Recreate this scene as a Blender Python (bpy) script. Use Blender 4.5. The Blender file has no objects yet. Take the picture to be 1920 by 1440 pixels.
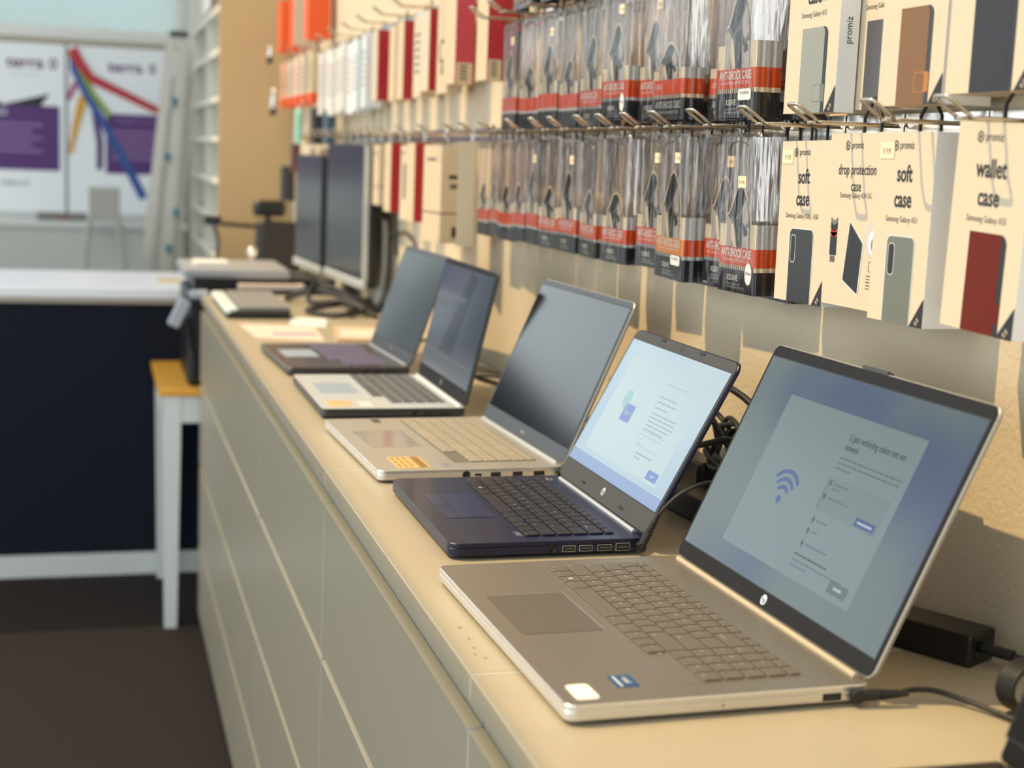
import bpy, bmesh, math, random
from mathutils import Matrix, Vector
random.seed(7)
SC = bpy.context.scene
COL = SC.collection
PI = math.pi

# ------------------------------------------------------------------ camera
cam_d = bpy.data.cameras.new('camera')
cam = bpy.data.objects.new('camera', cam_d)
COL.objects.link(cam)
YAW, PITCH, ROLL = math.radians(15.913), math.radians(8.6115), math.radians(2.2859)
fw = Vector((math.sin(YAW)*math.cos(PITCH), math.cos(YAW)*math.cos(PITCH), -math.sin(PITCH)))
rt = Vector((math.cos(YAW), -math.sin(YAW), 0))
up = rt.cross(fw)
r2 = rt*math.cos(ROLL) + up*math.sin(ROLL)
u2 = -rt*math.sin(ROLL) + up*math.cos(ROLL)
mw = Matrix((r2, u2, -fw)).transposed().to_4x4()
mw.translation = (-0.2962, -1.1284, 1.418)
cam.matrix_world = mw
cam_d.sensor_fit = 'HORIZONTAL'
cam_d.sensor_width = 36
cam_d.lens = 52.26
cam_d.clip_start = 0.02
cam_d.dof.use_dof = True
cam_d.dof.focus_distance = 1.58
cam_d.dof.aperture_fstop = 4.9
SC.camera = cam

# ------------------------------------------------------------------ light
w = bpy.data.worlds.new('sky'); SC.world = w; w.use_nodes = True
bg = w.node_tree.nodes['Background']
bg.inputs[0].default_value = (0.86, 0.95, 1.0, 1)
bg.inputs[1].default_value = 1.8
sun_d = bpy.data.lights.new('sun', 'SUN'); sun = bpy.data.objects.new('sun', sun_d); COL.objects.link(sun)
sun_d.energy = 3.7; sun_d.angle = math.radians(0.6); sun_d.color = (1.0, 0.71, 0.34)
SUNDIR = Vector((1, -0.36, -1.52)).normalized()
sun.rotation_euler = SUNDIR.to_track_quat('-Z', 'Y').to_euler()
SC.view_settings.view_transform = 'Standard'
SC.view_settings.look = 'None'
SC.view_settings.gamma = 1
SC.view_settings.use_curve_mapping = False
SC.view_settings.exposure = 0.12

def portal(name, loc, d, sx, sy):
    l = bpy.data.lights.new(name, 'AREA'); o = bpy.data.objects.new(name, l); COL.objects.link(o)
    l.shape = 'RECTANGLE'; l.size = sx; l.size_y = sy; l.cycles.is_portal = True
    o.location = loc; o.rotation_euler = Vector(d).to_track_quat('-Z', 'Y').to_euler()
portal('skylight_portal', (-0.79, 2.2, 3.20), (0, 0, -1), 1.37, 7.2)
portal('left_window_portal', (-3.0, 2.2, 1.55), (1, 0, 0), 9.4, 2.7)
portal('front_window_portal', (-1.3, -3.0, 1.6), (0, 1, 0), 3.2, 2.6)
portal('back_window_portal', (-1.40, 7.5, 2.3), (0, -1, 0), 3.15, 1.4)

# ------------------------------------------------------------------ materials
def s2l(c):
    return tuple(((v/12.92) if v <= 0.04045 else ((v+0.055)/1.055)**2.4) for v in c)
def rgb(r, g, b): return s2l((r/255, g/255, b/255))
M = {}
def mat(name, col, rough=0.5, metal=0.0, bump=0.0, bscale=200, emit=None, estr=1.0, coat=0.0, var=0.0, vscale=8, spec=0.5, detail=4, ior=1.5):
    if name in M: return M[name]
    m = bpy.data.materials.new(name); m.use_nodes = True
    nt = m.node_tree; p = nt.nodes['Principled BSDF']
    c = rgb(*col)
    p.inputs['Base Color'].default_value = (*c, 1)
    p.inputs['Roughness'].default_value = rough
    p.inputs['Metallic'].default_value = metal
    p.inputs['IOR'].default_value = ior
    p.inputs['Specular IOR Level'].default_value = spec
    if coat: p.inputs['Coat Weight'].default_value = coat; p.inputs['Coat Roughness'].default_value = 0.08
    tc = nt.nodes.new('ShaderNodeTexCoord')
    if var:
        n = nt.nodes.new('ShaderNodeTexNoise'); n.inputs['Scale'].default_value = vscale; n.inputs['Detail'].default_value = 5
        nt.links.new(tc.outputs['Object'], n.inputs['Vector'])
        r = nt.nodes.new('ShaderNodeMix'); r.data_type = 'RGBA'
        r.inputs[6].default_value = (*[v*(1-var) for v in c], 1); r.inputs[7].default_value = (*[min(1, v*(1+var)) for v in c], 1)
        nt.links.new(n.outputs['Fac'], r.inputs[0]); nt.links.new(r.outputs[2], p.inputs['Base Color'])
    if bump:
        n = nt.nodes.new('ShaderNodeTexNoise'); n.inputs['Scale'].default_value = bscale; n.inputs['Detail'].default_value = detail
        nt.links.new(tc.outputs['Object'], n.inputs['Vector'])
        b = nt.nodes.new('ShaderNodeBump'); b.inputs['Strength'].default_value = bump; b.inputs['Distance'].default_value = 0.002
        nt.links.new(n.outputs['Fac'], b.inputs['Height']); nt.links.new(b.outputs['Normal'], p.inputs['Normal'])
    if emit is not None:
        p.inputs['Emission Color'].default_value = (*rgb(*emit), 1); p.inputs['Emission Strength'].default_value = estr
    M[name] = m; return m

def mat_plastic_film(name, tint=(1, 1, 1), haze=0.06, gl=0.13):
    m = bpy.data.materials.new(name); m.use_nodes = True; nt = m.node_tree
    for n in list(nt.nodes): nt.nodes.remove(n)
    out = nt.nodes.new('ShaderNodeOutputMaterial')
    tr = nt.nodes.new('ShaderNodeBsdfTransparent'); tr.inputs[0].default_value = (*tint, 1)
    g = nt.nodes.new('ShaderNodeBsdfGlossy'); g.inputs['Roughness'].default_value = 0.10
    df = nt.nodes.new('ShaderNodeBsdfDiffuse'); df.inputs[0].default_value = (0.8, 0.8, 0.8, 1)
    fr = nt.nodes.new('ShaderNodeFresnel'); fr.inputs[0].default_value = 1.5
    ma = nt.nodes.new('ShaderNodeMath'); ma.operation = 'MULTIPLY_ADD'; ma.inputs[1].default_value = 0.75; ma.inputs[2].default_value = gl
    ma.use_clamp = True
    tc = nt.nodes.new('ShaderNodeTexCoord')
    nz = nt.nodes.new('ShaderNodeTexNoise'); nz.inputs['Scale'].default_value = 38; nz.inputs['Detail'].default_value = 2
    mp = nt.nodes.new('ShaderNodeMapping'); mp.inputs['Scale'].default_value = (1.6, 1.6, 0.35)
    bp = nt.nodes.new('ShaderNodeBump'); bp.inputs['Strength'].default_value = 0.55; bp.inputs['Distance'].default_value = 0.004
    nt.links.new(tc.outputs['Object'], mp.inputs[0]); nt.links.new(mp.outputs[0], nz.inputs['Vector'])
    nt.links.new(nz.outputs['Fac'], bp.inputs['Height'])
    nt.links.new(bp.outputs[0], g.inputs['Normal']); nt.links.new(bp.outputs[0], fr.inputs['Normal'])
    m1 = nt.nodes.new('ShaderNodeMixShader'); m1.inputs[0].default_value = haze
    nt.links.new(tr.outputs[0], m1.inputs[1]); nt.links.new(df.outputs[0], m1.inputs[2])
    m2 = nt.nodes.new('ShaderNodeMixShader')
    nt.links.new(fr.outputs[0], ma.inputs[0]); nt.links.new(ma.outputs[0], m2.inputs[0])
    nt.links.new(m1.outputs[0], m2.inputs[1]); nt.links.new(g.outputs[0], m2.inputs[2])
    nt.links.new(m2.outputs[0], out.inputs[0])
    M[name] = m; return m

WALL = mat('textured_plaster', (204, 190, 164), 0.85, bump=0.55, bscale=170, detail=3)
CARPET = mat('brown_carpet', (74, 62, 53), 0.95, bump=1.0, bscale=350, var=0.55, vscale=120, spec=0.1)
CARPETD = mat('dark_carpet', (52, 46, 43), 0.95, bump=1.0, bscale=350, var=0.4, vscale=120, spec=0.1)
CEIL = mat('ceiling_white', (225, 223, 216), 0.9)
CHEST = mat('beige_foil', (174, 163, 140), 0.34, bump=0.05, bscale=500, var=0.05, vscale=20)
CHESTE = mat('beige_foil_edge', (176, 164, 138), 0.25)
TANE = mat('lit_lip_tan', (196, 174, 134), 0.4)  # same foil, light on the grip lips painted in as tan
RECESS = mat('recess_shade_grey', (150, 146, 132), 0.5)  # foil with the shade of the recess put into its colour
FILLW = mat('white_joint', (205, 200, 186), 0.4)
NAVY = mat('navy_panel', (24, 28, 40), 0.8, spec=0.2)
WHITE = mat('white_paint', (235, 236, 234), 0.45)
TRIMW = mat('skirting_white', (226, 228, 226), 0.5)
SLABTOP = mat('white_counter_top', (246, 247, 252), 0.3)
SLABEDGE = mat('counter_edge_beige', (176, 166, 148), 0.5)
TANP = mat('tan_panel', (205, 174, 126), 0.5, var=0.05)
CHROME = mat('chrome', (235, 232, 226), 0.14, 1.0)
CHROMED = mat('nickel_wire', (205, 196, 182), 0.22, 1.0)
BLACKP = mat('black_plastic', (20, 20, 21), 0.38)
BLACKG = mat('black_gloss', (12, 12, 13), 0.12)
BLACKR = mat('black_rubber', (24, 24, 25), 0.5)
CREAM = mat('white_card', (207, 192, 166), 0.55)  # white card with the sun's warmth mixed into its colour
CREAM2 = mat('cream_card', (206, 186, 152), 0.55)
SIDEW = mat('white_card_shade_side', (236, 237, 236), 0.5)  # same card on the side the sun misses, cooler tone painted in
INK = mat('black_ink', (30, 29, 30), 0.5)
INKG = mat('grey_ink', (95, 90, 84), 0.6)
STICK = mat('price_sticker_cream', (238, 218, 180), 0.6)
ORANGE = mat('orange_print', (226, 84, 16), 0.45)
ORANGEY = mat('amber_print', (246, 158, 22), 0.45)
ORANGER = mat('coral_print', (228, 86, 26), 0.45)
GREYW = mat('pale_grey_print', (206, 210, 208), 0.5)
CREAMP = mat('cream_print', (238, 224, 192), 0.5)
BLACKPR = mat('black_print', (24, 24, 27), 0.4)
HATCH = mat('hatch_print', (62, 66, 70), 0.4)
PICD = mat('picture_dark', (26, 27, 30), 0.45)
PICM = mat('picture_mid', (112, 110, 106), 0.45)
PICL = mat('picture_light', (196, 190, 180), 0.45)
WHITEPR = mat('white_print', (245, 242, 235), 0.5)
LILAC = mat('lilac_print', (170, 175, 225), 0.5)
RED = mat('red_card', (170, 26, 36), 0.45)
REDL = mat('light_red_card', (188, 66, 74), 0.45)
FILM = mat_plastic_film('clear_film', (0.98, 0.98, 0.98), 0.003, 0.012)
FILMD = mat_plastic_film('clear_film_ribbed', (0.93, 0.89, 0.86), 0.006, 0.03)

# ------------------------------------------------------------------ mesh helpers
class MB:
    def __init__(s): s.v = []; s.f = []; s.m = []; s.sm = []; s.mats = []
    def mi(s, m):
        if m not in s.mats: s.mats.append(m)
        return s.mats.index(m)
    def add(s, vs, fs, m, X=None, smooth=False):
        b = len(s.v); k = s.mi(m)
        for v in vs:
            v = Vector(v)
            if X is not None: v = X @ v
            s.v.append(v[:])
        for f in fs: s.f.append([b+i for i in f]); s.m.append(k); s.sm.append(smooth)
        return s
    def box(s, x0, x1, y0, y1, z0, z1, m, X=None, bev=0.0, seg=2):
        if bev <= 0:
            vs = [(x0,y0,z0),(x1,y0,z0),(x1,y1,z0),(x0,y1,z0),(x0,y0,z1),(x1,y0,z1),(x1,y1,z1),(x0,y1,z1)]
            return s.add(vs, [(0,3,2,1),(4,5,6,7),(0,1,5,4),(1,2,6,5),(2,3,7,6),(3,0,4,7)], m, X)
        bm = bmesh.new(); bmesh.ops.create_cube(bm, size=1)
        for v in bm.verts: v.co = ((x0+x1)/2+v.co.x*(x1-x0), (y0+y1)/2+v.co.y*(y1-y0), (z0+z1)/2+v.co.z*(z1-z0))
        bmesh.ops.bevel(bm, geom=bm.edges[:], offset=bev, segments=seg, affect='EDGES', profile=0.5)
        bm.verts.index_update()
        vs = [v.co[:] for v in bm.verts]; fs = [[v.index for v in f.verts] for f in bm.faces]; bm.free()
        return s.add(vs, fs, m, X, smooth=False)
    def quad(s, p, m, X=None): return s.add(p, [list(range(len(p)))], m, X)
    def rect(s, x0, x1, z0, z1, y, m, X=None):   # faces -y
        return s.quad([(x0,y,z0),(x1,y,z0),(x1,y,z1),(x0,y,z1)], m, X)
    def poly(s, pts, y, m, X=None): return s.quad([(a, y, b) for a, b in pts], m, X)
    def slab(s, w, d, z0, z1, r, m, X=None, cx=0, cy=0, seg=6, ch=0.0, mtop=None, r2=None):
        """rounded rectangle in xy extruded in z; ch chamfers the upper rim"""
        def ring(w, d, r, z):
            o = []
            for (sx, sy, a0) in ((1,1,0),(-1,1,90),(-1,-1,180),(1,-1,270)):
                rr = r if (r2 is None or sy < 0) else r2
                for k in range(seg+1):
                    a = math.radians(a0+90*k/seg)
                    o.append((cx+sx*(w/2-rr)+rr*math.cos(a), cy+sy*(d/2-rr)+rr*math.sin(a), z))
            return o
        rings = [ring(w-2*ch, d-2*ch, max(r-ch, 1e-4), z0)] if ch else []
        rings += [ring(w, d, r, z0+ch), ring(w, d, r, z1-ch)]
        if ch: rings.append(ring(w-2*ch, d-2*ch, max(r-ch, 1e-4), z1))
        n = len(rings[0]); vs = sum(rings, [])
        fs = []
        for q in range(len(rings)-1):
            for i in range(n): fs.append((q*n+i, q*n+(i+1)%n, (q+1)*n+(i+1)%n, (q+1)*n+i))
        s.add(vs, fs, m, X)
        s.add(rings[-1], [list(range(n))], mtop or m, X)
        s.add(rings[0], [list(range(n))[::-1]], m, X)
        return s
    def tube(s, pts, r, m, seg=8, X=None, closed=False, sub=6, cap=True):
        P = [Vector(p) for p in pts]
        if sub > 1 and len(P) > 2:
            Q = []; n = len(P)
            rng = range(n if closed else n-1)
            for i in rng:
                p0 = P[(i-1) % n] if (closed or i > 0) else P[0]; p1 = P[i]; p2 = P[(i+1) % n]
                p3 = P[(i+2) % n] if (closed or i+2 < n) else P[-1]
                for k in range(sub):
                    t = k/sub
                    Q.append(0.5*((2*p1)+(-p0+p2)*t+(2*p0-5*p1+4*p2-p3)*t*t+(-p0+3*p1-3*p2+p3)*t**3))
            if not closed: Q.append(P[-1])
            P = Q
        n = len(P); vs = []; fs = []
        nrm = None
        for i in range(n):
            a = P[(i-1) % n] if (closed or i > 0) else P[0]; b = P[(i+1) % n] if (closed or i < n-1) else P[-1]
            t = (b-a)
            if t.length < 1e-9: t = Vector((0,0,1))
            t.normalize()
            if nrm is None: nrm = t.orthogonal().normalized()
            nrm = (nrm - t*nrm.dot(t))
            if nrm.length < 1e-6: nrm = t.orthogonal()
            nrm.normalize(); bi = t.cross(nrm)
            for k in range(seg):
                a = 2*PI*k/seg; vs.append((P[i]+nrm*math.cos(a)*r+bi*math.sin(a)*r)[:])
        for i in range(n if closed else n-1):
            j = (i+1) % n
            for k in range(seg): fs.append((i*seg+k, i*seg+(k+1) % seg, j*seg+(k+1) % seg, j*seg+k))
        s.add(vs, fs, m, X, smooth=True)
        if cap and not closed:
            s.add(vs[:seg], [list(range(seg))[::-1]], m, X); s.add(vs[-seg:], [list(range(seg))], m, X)
        return s
    def lathe(s, prof, m, X=None, seg=24, smooth=True):   # prof [(r,z)] around z
        n = len(prof); vs = []; fs = []
        for k in range(seg):
            a = 2*PI*k/seg
            for (r, z) in prof: vs.append((r*math.cos(a), r*math.sin(a), z))
        for k in range(seg):
            j = (k+1) % seg
            for i in range(n-1): fs.append((k*n+i, j*n+i, j*n+i+1, k*n+i+1))
        return s.add(vs, fs, m, X, smooth)
    def ell(s, cx, cz, rx, rz, y, m, X=None, n=20, rot=0):
        pts = []
        for k in range(n):
            a = 2*PI*k/n; x = rx*math.cos(a); z = rz*math.sin(a)
            pts.append((cx+x*math.cos(rot)-z*math.sin(rot), cz+x*math.sin(rot)+z*math.cos(rot)))
        return s.poly(pts, y, m, X)
    def text(s, t, x, z, size, y, m, X=None, sx=1.0, al='CENTER', bold=0.0, rot=0.0):
        vs, fs = glyphs(t, al, bold)
        R = Matrix.Rotation(rot, 3, 'Z')
        o = []
        for (a, b) in vs:
            p = R @ Vector((a*size*sx, b*size, 0)); o.append((x+p.x, y, z+p.y))
        return s.add(o, fs, m, X)
    def build(s, name, parent=None, X=None):
        me = bpy.data.meshes.new(name); me.from_pydata(s.v, [], s.f); me.update()
        for m in s.mats: me.materials.append(m)
        me.polygons.foreach_set('material_index', s.m); me.polygons.foreach_set('use_smooth', s.sm)
        o = bpy.data.objects.new(name, me); COL.objects.link(o)
        if parent is not None: o.parent = parent
        if X is not None: o.matrix_local = X
        return o

_gc = {}
def glyphs(t, al, bold):
    k = (t, al, bold)
    if k in _gc: return _gc[k]
    c = bpy.data.curves.new('lettering', 'FONT'); c.body = t; c.size = 1; c.align_x = al; c.resolution_u = 3; c.offset = bold
    o = bpy.data.objects.new('lettering', c)
    me = bpy.data.meshes.new_from_object(o)
    r = ([(v.co.x, v.co.y) for v in me.vertices], [list(p.vertices) for p in me.polygons])
    bpy.data.objects.remove(o); bpy.data.curves.remove(c); bpy.data.meshes.remove(me)
    _gc[k] = r; return r

def tag(o, label=None, cat=None, group=None, kind=None):
    if label: o['label'] = label
    if cat: o['category'] = cat
    if group: o['group'] = group
    if kind: o['kind'] = kind
    return o
def thing(name, label, cat, loc=(0,0,0), rz=0, group=None):
    o = bpy.data.objects.new(name, None); COL.objects.link(o); o.empty_display_size = 0.05
    o.location = loc; o.rotation_euler = (0, 0, rz)
    return tag(o, label, cat, group)
def struct(name, mb, label=None):
    o = mb.build(name); o['kind'] = 'structure'
    if label: o['label'] = label
    return o
def dup(root, loc, rot=None, label=None, group=None):
    r = root.copy(); COL.objects.link(r); r.location = loc
    if rot is not None: r.rotation_euler = rot
    if label: r['label'] = label
    if group: r['group'] = group
    for ch in list(root.children):
        c = ch.copy(); COL.objects.link(c); c.parent = r
        for g in list(ch.children):
            d = g.copy(); COL.objects.link(d); d.parent = c
    return r
def T(x, y, z): return Matrix.Translation((x, y, z))
def Rx(a): return Matrix.Rotation(a, 4, 'X')
def Ry(a): return Matrix.Rotation(a, 4, 'Y')
def Rz(a): return Matrix.Rotation(a, 4, 'Z')

# ------------------------------------------------------------------ the setting
WX = 0.485
b = MB(); b.box(-3.0, WX, -3, 7.5, -0.1, 0, CARPET); fl = struct('floor', b, 'brown carpet floor')
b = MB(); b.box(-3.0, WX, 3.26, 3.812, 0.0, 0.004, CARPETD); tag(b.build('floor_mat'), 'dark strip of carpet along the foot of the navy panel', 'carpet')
b = MB(); b.box(WX, WX+0.15, -3, 7.65, 0, 3.2, WALL); struct('wall_right', b, 'cream textured plaster wall behind the counter')
b = MB()   # back wall with window opening
b.box(-3.0, -1.4, 7.5, 7.65, 0, 1.98, WHITE); b.box(-1.4, WX, 7.5, 7.65, 0, 1.93, WHITE); b.box(0.19, WX, 7.5, 7.65, 1.93, 3.2, WHITE); b.box(-3.0, WX, 7.5, 7.65, 3.0, 3.2, WHITE)
b.box(-3.0, -1.40, 7.46, 7.5, 0, 1.96, NAVY)  # unseen dark panel below an open strip, added to grade the laptop screen's reflection
struct('wall_back', b)
b = MB()
b.box(-3.15, -3.0, -3, 7.65, 0, 0.2, WHITE); b.box(-3.15, -3.0, -3, 7.65, 2.9, 3.2, WHITE)
for y0 in (-3, -0.9, 1.4, 3.7, 7.3): b.box(-3.15, -3.0, y0, y0+(0.3 if y0 > 6 else 0.1), 0.2, 2.9, WHITE)
struct('wall_left', b)
b = MB()
b.box(-3.15, WX+0.15, -3.15, -3, 0, 0.3, WHITE); b.box(-3.15, WX+0.15, -3.15, -3, 2.9, 3.2, WHITE)
b.box(0.3, WX+0.15, -3.15, -3, 0.3, 2.9, WHITE); b.box(-3.15, -2.9, -3.15, -3, 0.3, 2.9, WHITE); b.box(-1.35, -1.25, -3.15, -3, 0.3, 2.9, WHITE)
struct('wall_front', b)
SKX0, SKX1 = -1.453, -0.10  # unseen ceiling opening, its edge set to keep sun off the drawer fronts
b = MB()
b.box(-3.15, SKX0, -3.15, 7.65, 3.2, 3.21, CEIL); b.box(SKX1, WX+0.15, -3.15, 7.65, 3.2, 3.21, CEIL)
b.box(SKX0, SKX1, -3.15, -1.4, 3.2, 3.21, CEIL); b.box(SKX0, SKX1, 5.8, 7.65, 3.2, 3.21, CEIL)
struct('ceiling', b)

# window at the back: frame + bright mesh blind
MESHB = bpy.data.materials.new('mesh_blind'); MESHB.use_nodes = True
nt = MESHB.node_tree
for n in list(nt.nodes): nt.nodes.remove(n)
o_ = nt.nodes.new('ShaderNodeOutputMaterial'); t1 = nt.nodes.new('ShaderNodeBsdfTransparent'); t1.inputs[0].default_value = (0.55, 0.62, 0.62, 1)
t2 = nt.nodes.new('ShaderNodeBsdfTranslucent'); t2.inputs[0].default_value = (0.5, 0.55, 0.55, 1); mx = nt.nodes.new('ShaderNodeMixShader')
vz = nt.nodes.new('ShaderNodeTexVoronoi'); vz.inputs['Scale'].default_value = 45; tc = nt.nodes.new('ShaderNodeTexCoord')
rp = nt.nodes.new('ShaderNodeMapRange'); rp.inputs[1].default_value = 0.2; rp.inputs[2].default_value = 0.6; rp.inputs[3].default_value = 0.35; rp.inputs[4].default_value = 0.85
nt.links.new(tc.outputs['Object'], vz.inputs['Vector']); nt.links.new(vz.outputs[0], rp.inputs[0]); nt.links.new(rp.outputs[0], mx.inputs[0])
nt.links.new(t1.outputs[0], mx.inputs[1]); nt.links.new(t2.outputs[0], mx.inputs[2]); nt.links.new(mx.outputs[0], o_.inputs[0])
b = MB(); b.box(-1.36, 0.16, 7.54, 7.545, 2.02, 3.0, MESHB)
pane = b.build('window_pane')
b = MB(); b.box(-1.4, 0.19, 7.47, 7.6, 1.93, 1.965, SLABEDGE); b.box(0.15, 0.19, 7.49, 7.6, 1.965, 3.0, WHITE)
b.box(-1.4, 0.15, 7.52, 7.56, 1.965, 2.03, WHITE); b.box(-1.4, -1.36, 7.5, 7.6, 1.96, 3.0, WHITE)
wn = struct('window_1', b, 'wide window with a pale mesh blind above the banners'); pane.parent = wn

# ------------------------------------------------------------------ drawer chests forming the counter
ZT = 1.0
ZG = [0.952, 0.735, 0.494, 0.268, 0.045]
def make_chest(y0, label):
    t = thing('drawer_chest', label, 'chest of drawers', (0, y0, 0), 0, 'beige chests of drawers joined into a counter')
    W = 0.798
    b = MB()
    b.box(0.0, 0.478, 0.0025, W-0.0005, 0.977, ZT, CHEST, bev=0.0010, seg=1)                    # top board
    b.build('top', t)
    b = MB()
    for a, c in ((0.001, 0.019), (W-0.018, W)): b.box(0.021, 0.478, a, c, 0.0, 0.93, CHEST)
    b.box(0.47, 0.478, 0.019, W-0.018, 0.02, 0.968, CHEST)
    b.box(0.013, 0.47, 0.001, W, 0.93, 0.977, RECESS); b.box(0.0006, 0.47, -0.0008, 0.0022, 0.06, 0.951, FILLW); b.box(0.0006, 0.47, -0.0008, 0.0022, 0.9775, 0.9994, FILLW)
    b.box(0.04, 0.058, 0.019, W-0.018, 0.0, 0.06, CHEST)
    b.build('carcass', t)
    for i in range(4):
        zt, zb = ZG[i], ZG[i+1]+0.014
        d = MB()
        # front board with a slanted grip lip on top
        lp = 0.0025 if i == 0 else 0.0085
        prof = [(0.0, zb), (0.0, zt), (0.0115, zt+lp), (0.0125, zt+lp), (0.0125, zb)]
        n = len(prof)
        vs = [(x, 0.0026, z) for x, z in prof]+[(x, W-0.0010, z) for x, z in prof]
        mats = [CHEST, TANE, CHESTE, CHEST, CHEST]
        for k in range(n):
            j = (k+1) % n
            d.add([vs[k], vs[j], vs[n+j], vs[n+k]], [(0, 1, 2, 3)], mats[k])
        d.add(vs[:n], [list(range(n))[::-1]], FILLW); d.add(vs[n:], [list(range(n))], FILLW)
        d.box(0.0125, 0.44, 0.03, W-0.03, zb+0.01, zt-0.03, RECESS)
        d.build('drawer', t)
    return t
c0 = make_chest(-0.8, 'beige drawer chest nearest the camera, under the largest silver laptop')
lab = ['beige drawer chest of the counter, under the navy laptop', 'beige drawer chest of the counter, under the dark screened silver laptop',
       'beige drawer chest under the farthest open laptop and the loose papers', 'beige drawer chest at the far end of the counter, beside the white legged table']
for k in range(4): dup(c0, (0, 0.8*k, 0), label=lab[k])
SMUDGE = mat('dark_smudge', (140, 122, 98), 0.7)
b = MB()
for (x, y, dx, dy) in ((0.018, 0.118, 0.012, 0.006), (0.02, 0.085, 0.004, 0.012), (0.018, 0.062, 0.008, 0.005), (0.015, 0.045, 0.005, 0.008), (0.021, 0.036, 0.009, 0.004)):
    b.box(x, x+dx*0.35, y, y+dy*0.6, 1.0001, 1.0002, SMUDGE)
tag(b.build('scuff_mark'), 'small brown scuff on the counter edge beside the nearest silver laptop', 'scuff mark')

# ------------------------------------------------------------------ reception counter, table
t = thing('reception_counter', 'long white topped counter with a navy front panel', 'counter', (0, 3.83, 0))
b = MB(); b.box(-2.995, 0.484, 0, 0.03, 0.0, 0.915, NAVY); b.build('front_panel', t)
b = MB(); b.box(-2.995, 0.484, -0.012, 0.66, 0.922, 0.955, SLABTOP, bev=0.003, seg=1); b.box(-2.995, 0.484, -0.008, 0.64, 0.905, 0.922, SLABEDGE); b.build('counter_top', t)
b = MB(); b.box(-2.995, 0.484, -0.012, 0.0, 0.0, 0.075, TRIMW); b.build('plinth', t)
WOODO = mat('honey_wood', (255, 176, 66), 0.32, var=0.15, vscale=14)
t = thing('side_table', 'small table with honey wood top and white legs against the navy panel', 'table', (-0.115, 3.215, 0))
b = MB(); b.box(0, 0.56, 0, 0.585, 0.70, 0.722, WOODO, bev=0.003, seg=1); b.build('tabletop', t)
b = MB()
b.box(0.03, 0.53, 0.012, 0.028, 0.62, 0.70, WHITE); b.box(0.012, 0.028, 0.03, 0.55, 0.62, 0.70, WHITE); b.box(0.03, 0.53, 0.555, 0.57, 0.62, 0.70, WHITE); b.box(0.53, 0.546, 0.03, 0.55, 0.62, 0.70, WHITE)
b.build('apron', t)
for lx in (0.012, 0.498):
    for ly in (0.008, 0.527):
        b = MB()
        vs = []
        for (z, h) in ((0.0, 0.018), (0.62, 0.026), (0.70, 0.026)):
            cx, cy = lx+0.026, ly+0.026
            vs += [(cx-h, cy-h, z), (cx+h, cy-h, z), (cx+h, cy+h, z), (cx-h, cy+h, z)]
        fs = [(0, 3, 2, 1), (8, 9, 10, 11)]
        for q in (0, 4):
            for k in range(4): fs.append((q+k, q+(k+1) % 4, q+4+(k+1) % 4, q+4+k))
        b.add(vs, fs, WHITE); b.build('leg', t)

# ------------------------------------------------------------------ laptops
SILV = mat('warm_silver', (158, 150, 138), 0.36, 0.75, bump=0.03, bscale=900)
SILVK = mat('silver_key', (112, 106, 96), 0.5, 0.3)
SILVP = mat('silver_touchpad', (118, 110, 100), 0.42, 0.5)
SILVE = mat('bright_silver_edge', (222, 222, 220), 0.25, 0.8)
SHELL = mat('satin_shell', (168, 164, 156), 0.4, 0.5)
SILV3 = mat('pale_silver', (205, 200, 188), 0.28, 0.6)
SILV3K = mat('pale_key', (170, 160, 142), 0.45, 0.1)
NAVYB = mat('navy_plastic', (14, 21, 58), 0.30, 0.2, coat=0.15)
NAVYE = mat('navy_edge', (14, 18, 50), 0.3, 0.1)
NAVYK = mat('dark_navy_key', (34, 33, 40), 0.42)
NAVYT = mat('navy_touchpad', (34, 44, 88), 0.2, 0.3)
GREYL = mat('light_grey_deck', (228, 234, 238), 0.25, 0.4)
GREYK = mat('dark_grey_key', (96, 98, 100), 0.3, 0.2)
GUN = mat('gunmetal', (98, 95, 98), 0.26, 0.6)
GUNK = mat('violet_grey_key', (106, 98, 128), 0.35, 0.2)
GUNT = mat('sky_glare_touchpad', (168, 186, 206), 0.3, 0.2)  # pale blue sky reflection put into the pad colour
DGREY = mat('dark_grey_shell', (52, 53, 54), 0.4)
BEZ = mat('charcoal_bezel', (38, 39, 43), 0.6, spec=0.08, bump=0.15, bscale=700)
BEZ2 = mat('grey_bezel', (74, 76, 80), 0.6, spec=0.1, bump=0.2, bscale=900)
BEZ3 = mat('slate_bezel', (58, 64, 72), 0.35)
GASK = mat('black_gasket', (14, 14, 16), 0.4)
SCR_OFF = mat('dark_glass', (8, 10, 13), 0.13, ior=1.8)
LEG = mat('key_legend', (206, 200, 186), 0.5)
LEGD = mat('key_legend_soft', (176, 172, 168), 0.5)
PORT = mat('port_black', (10, 10, 11), 0.4)

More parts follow.
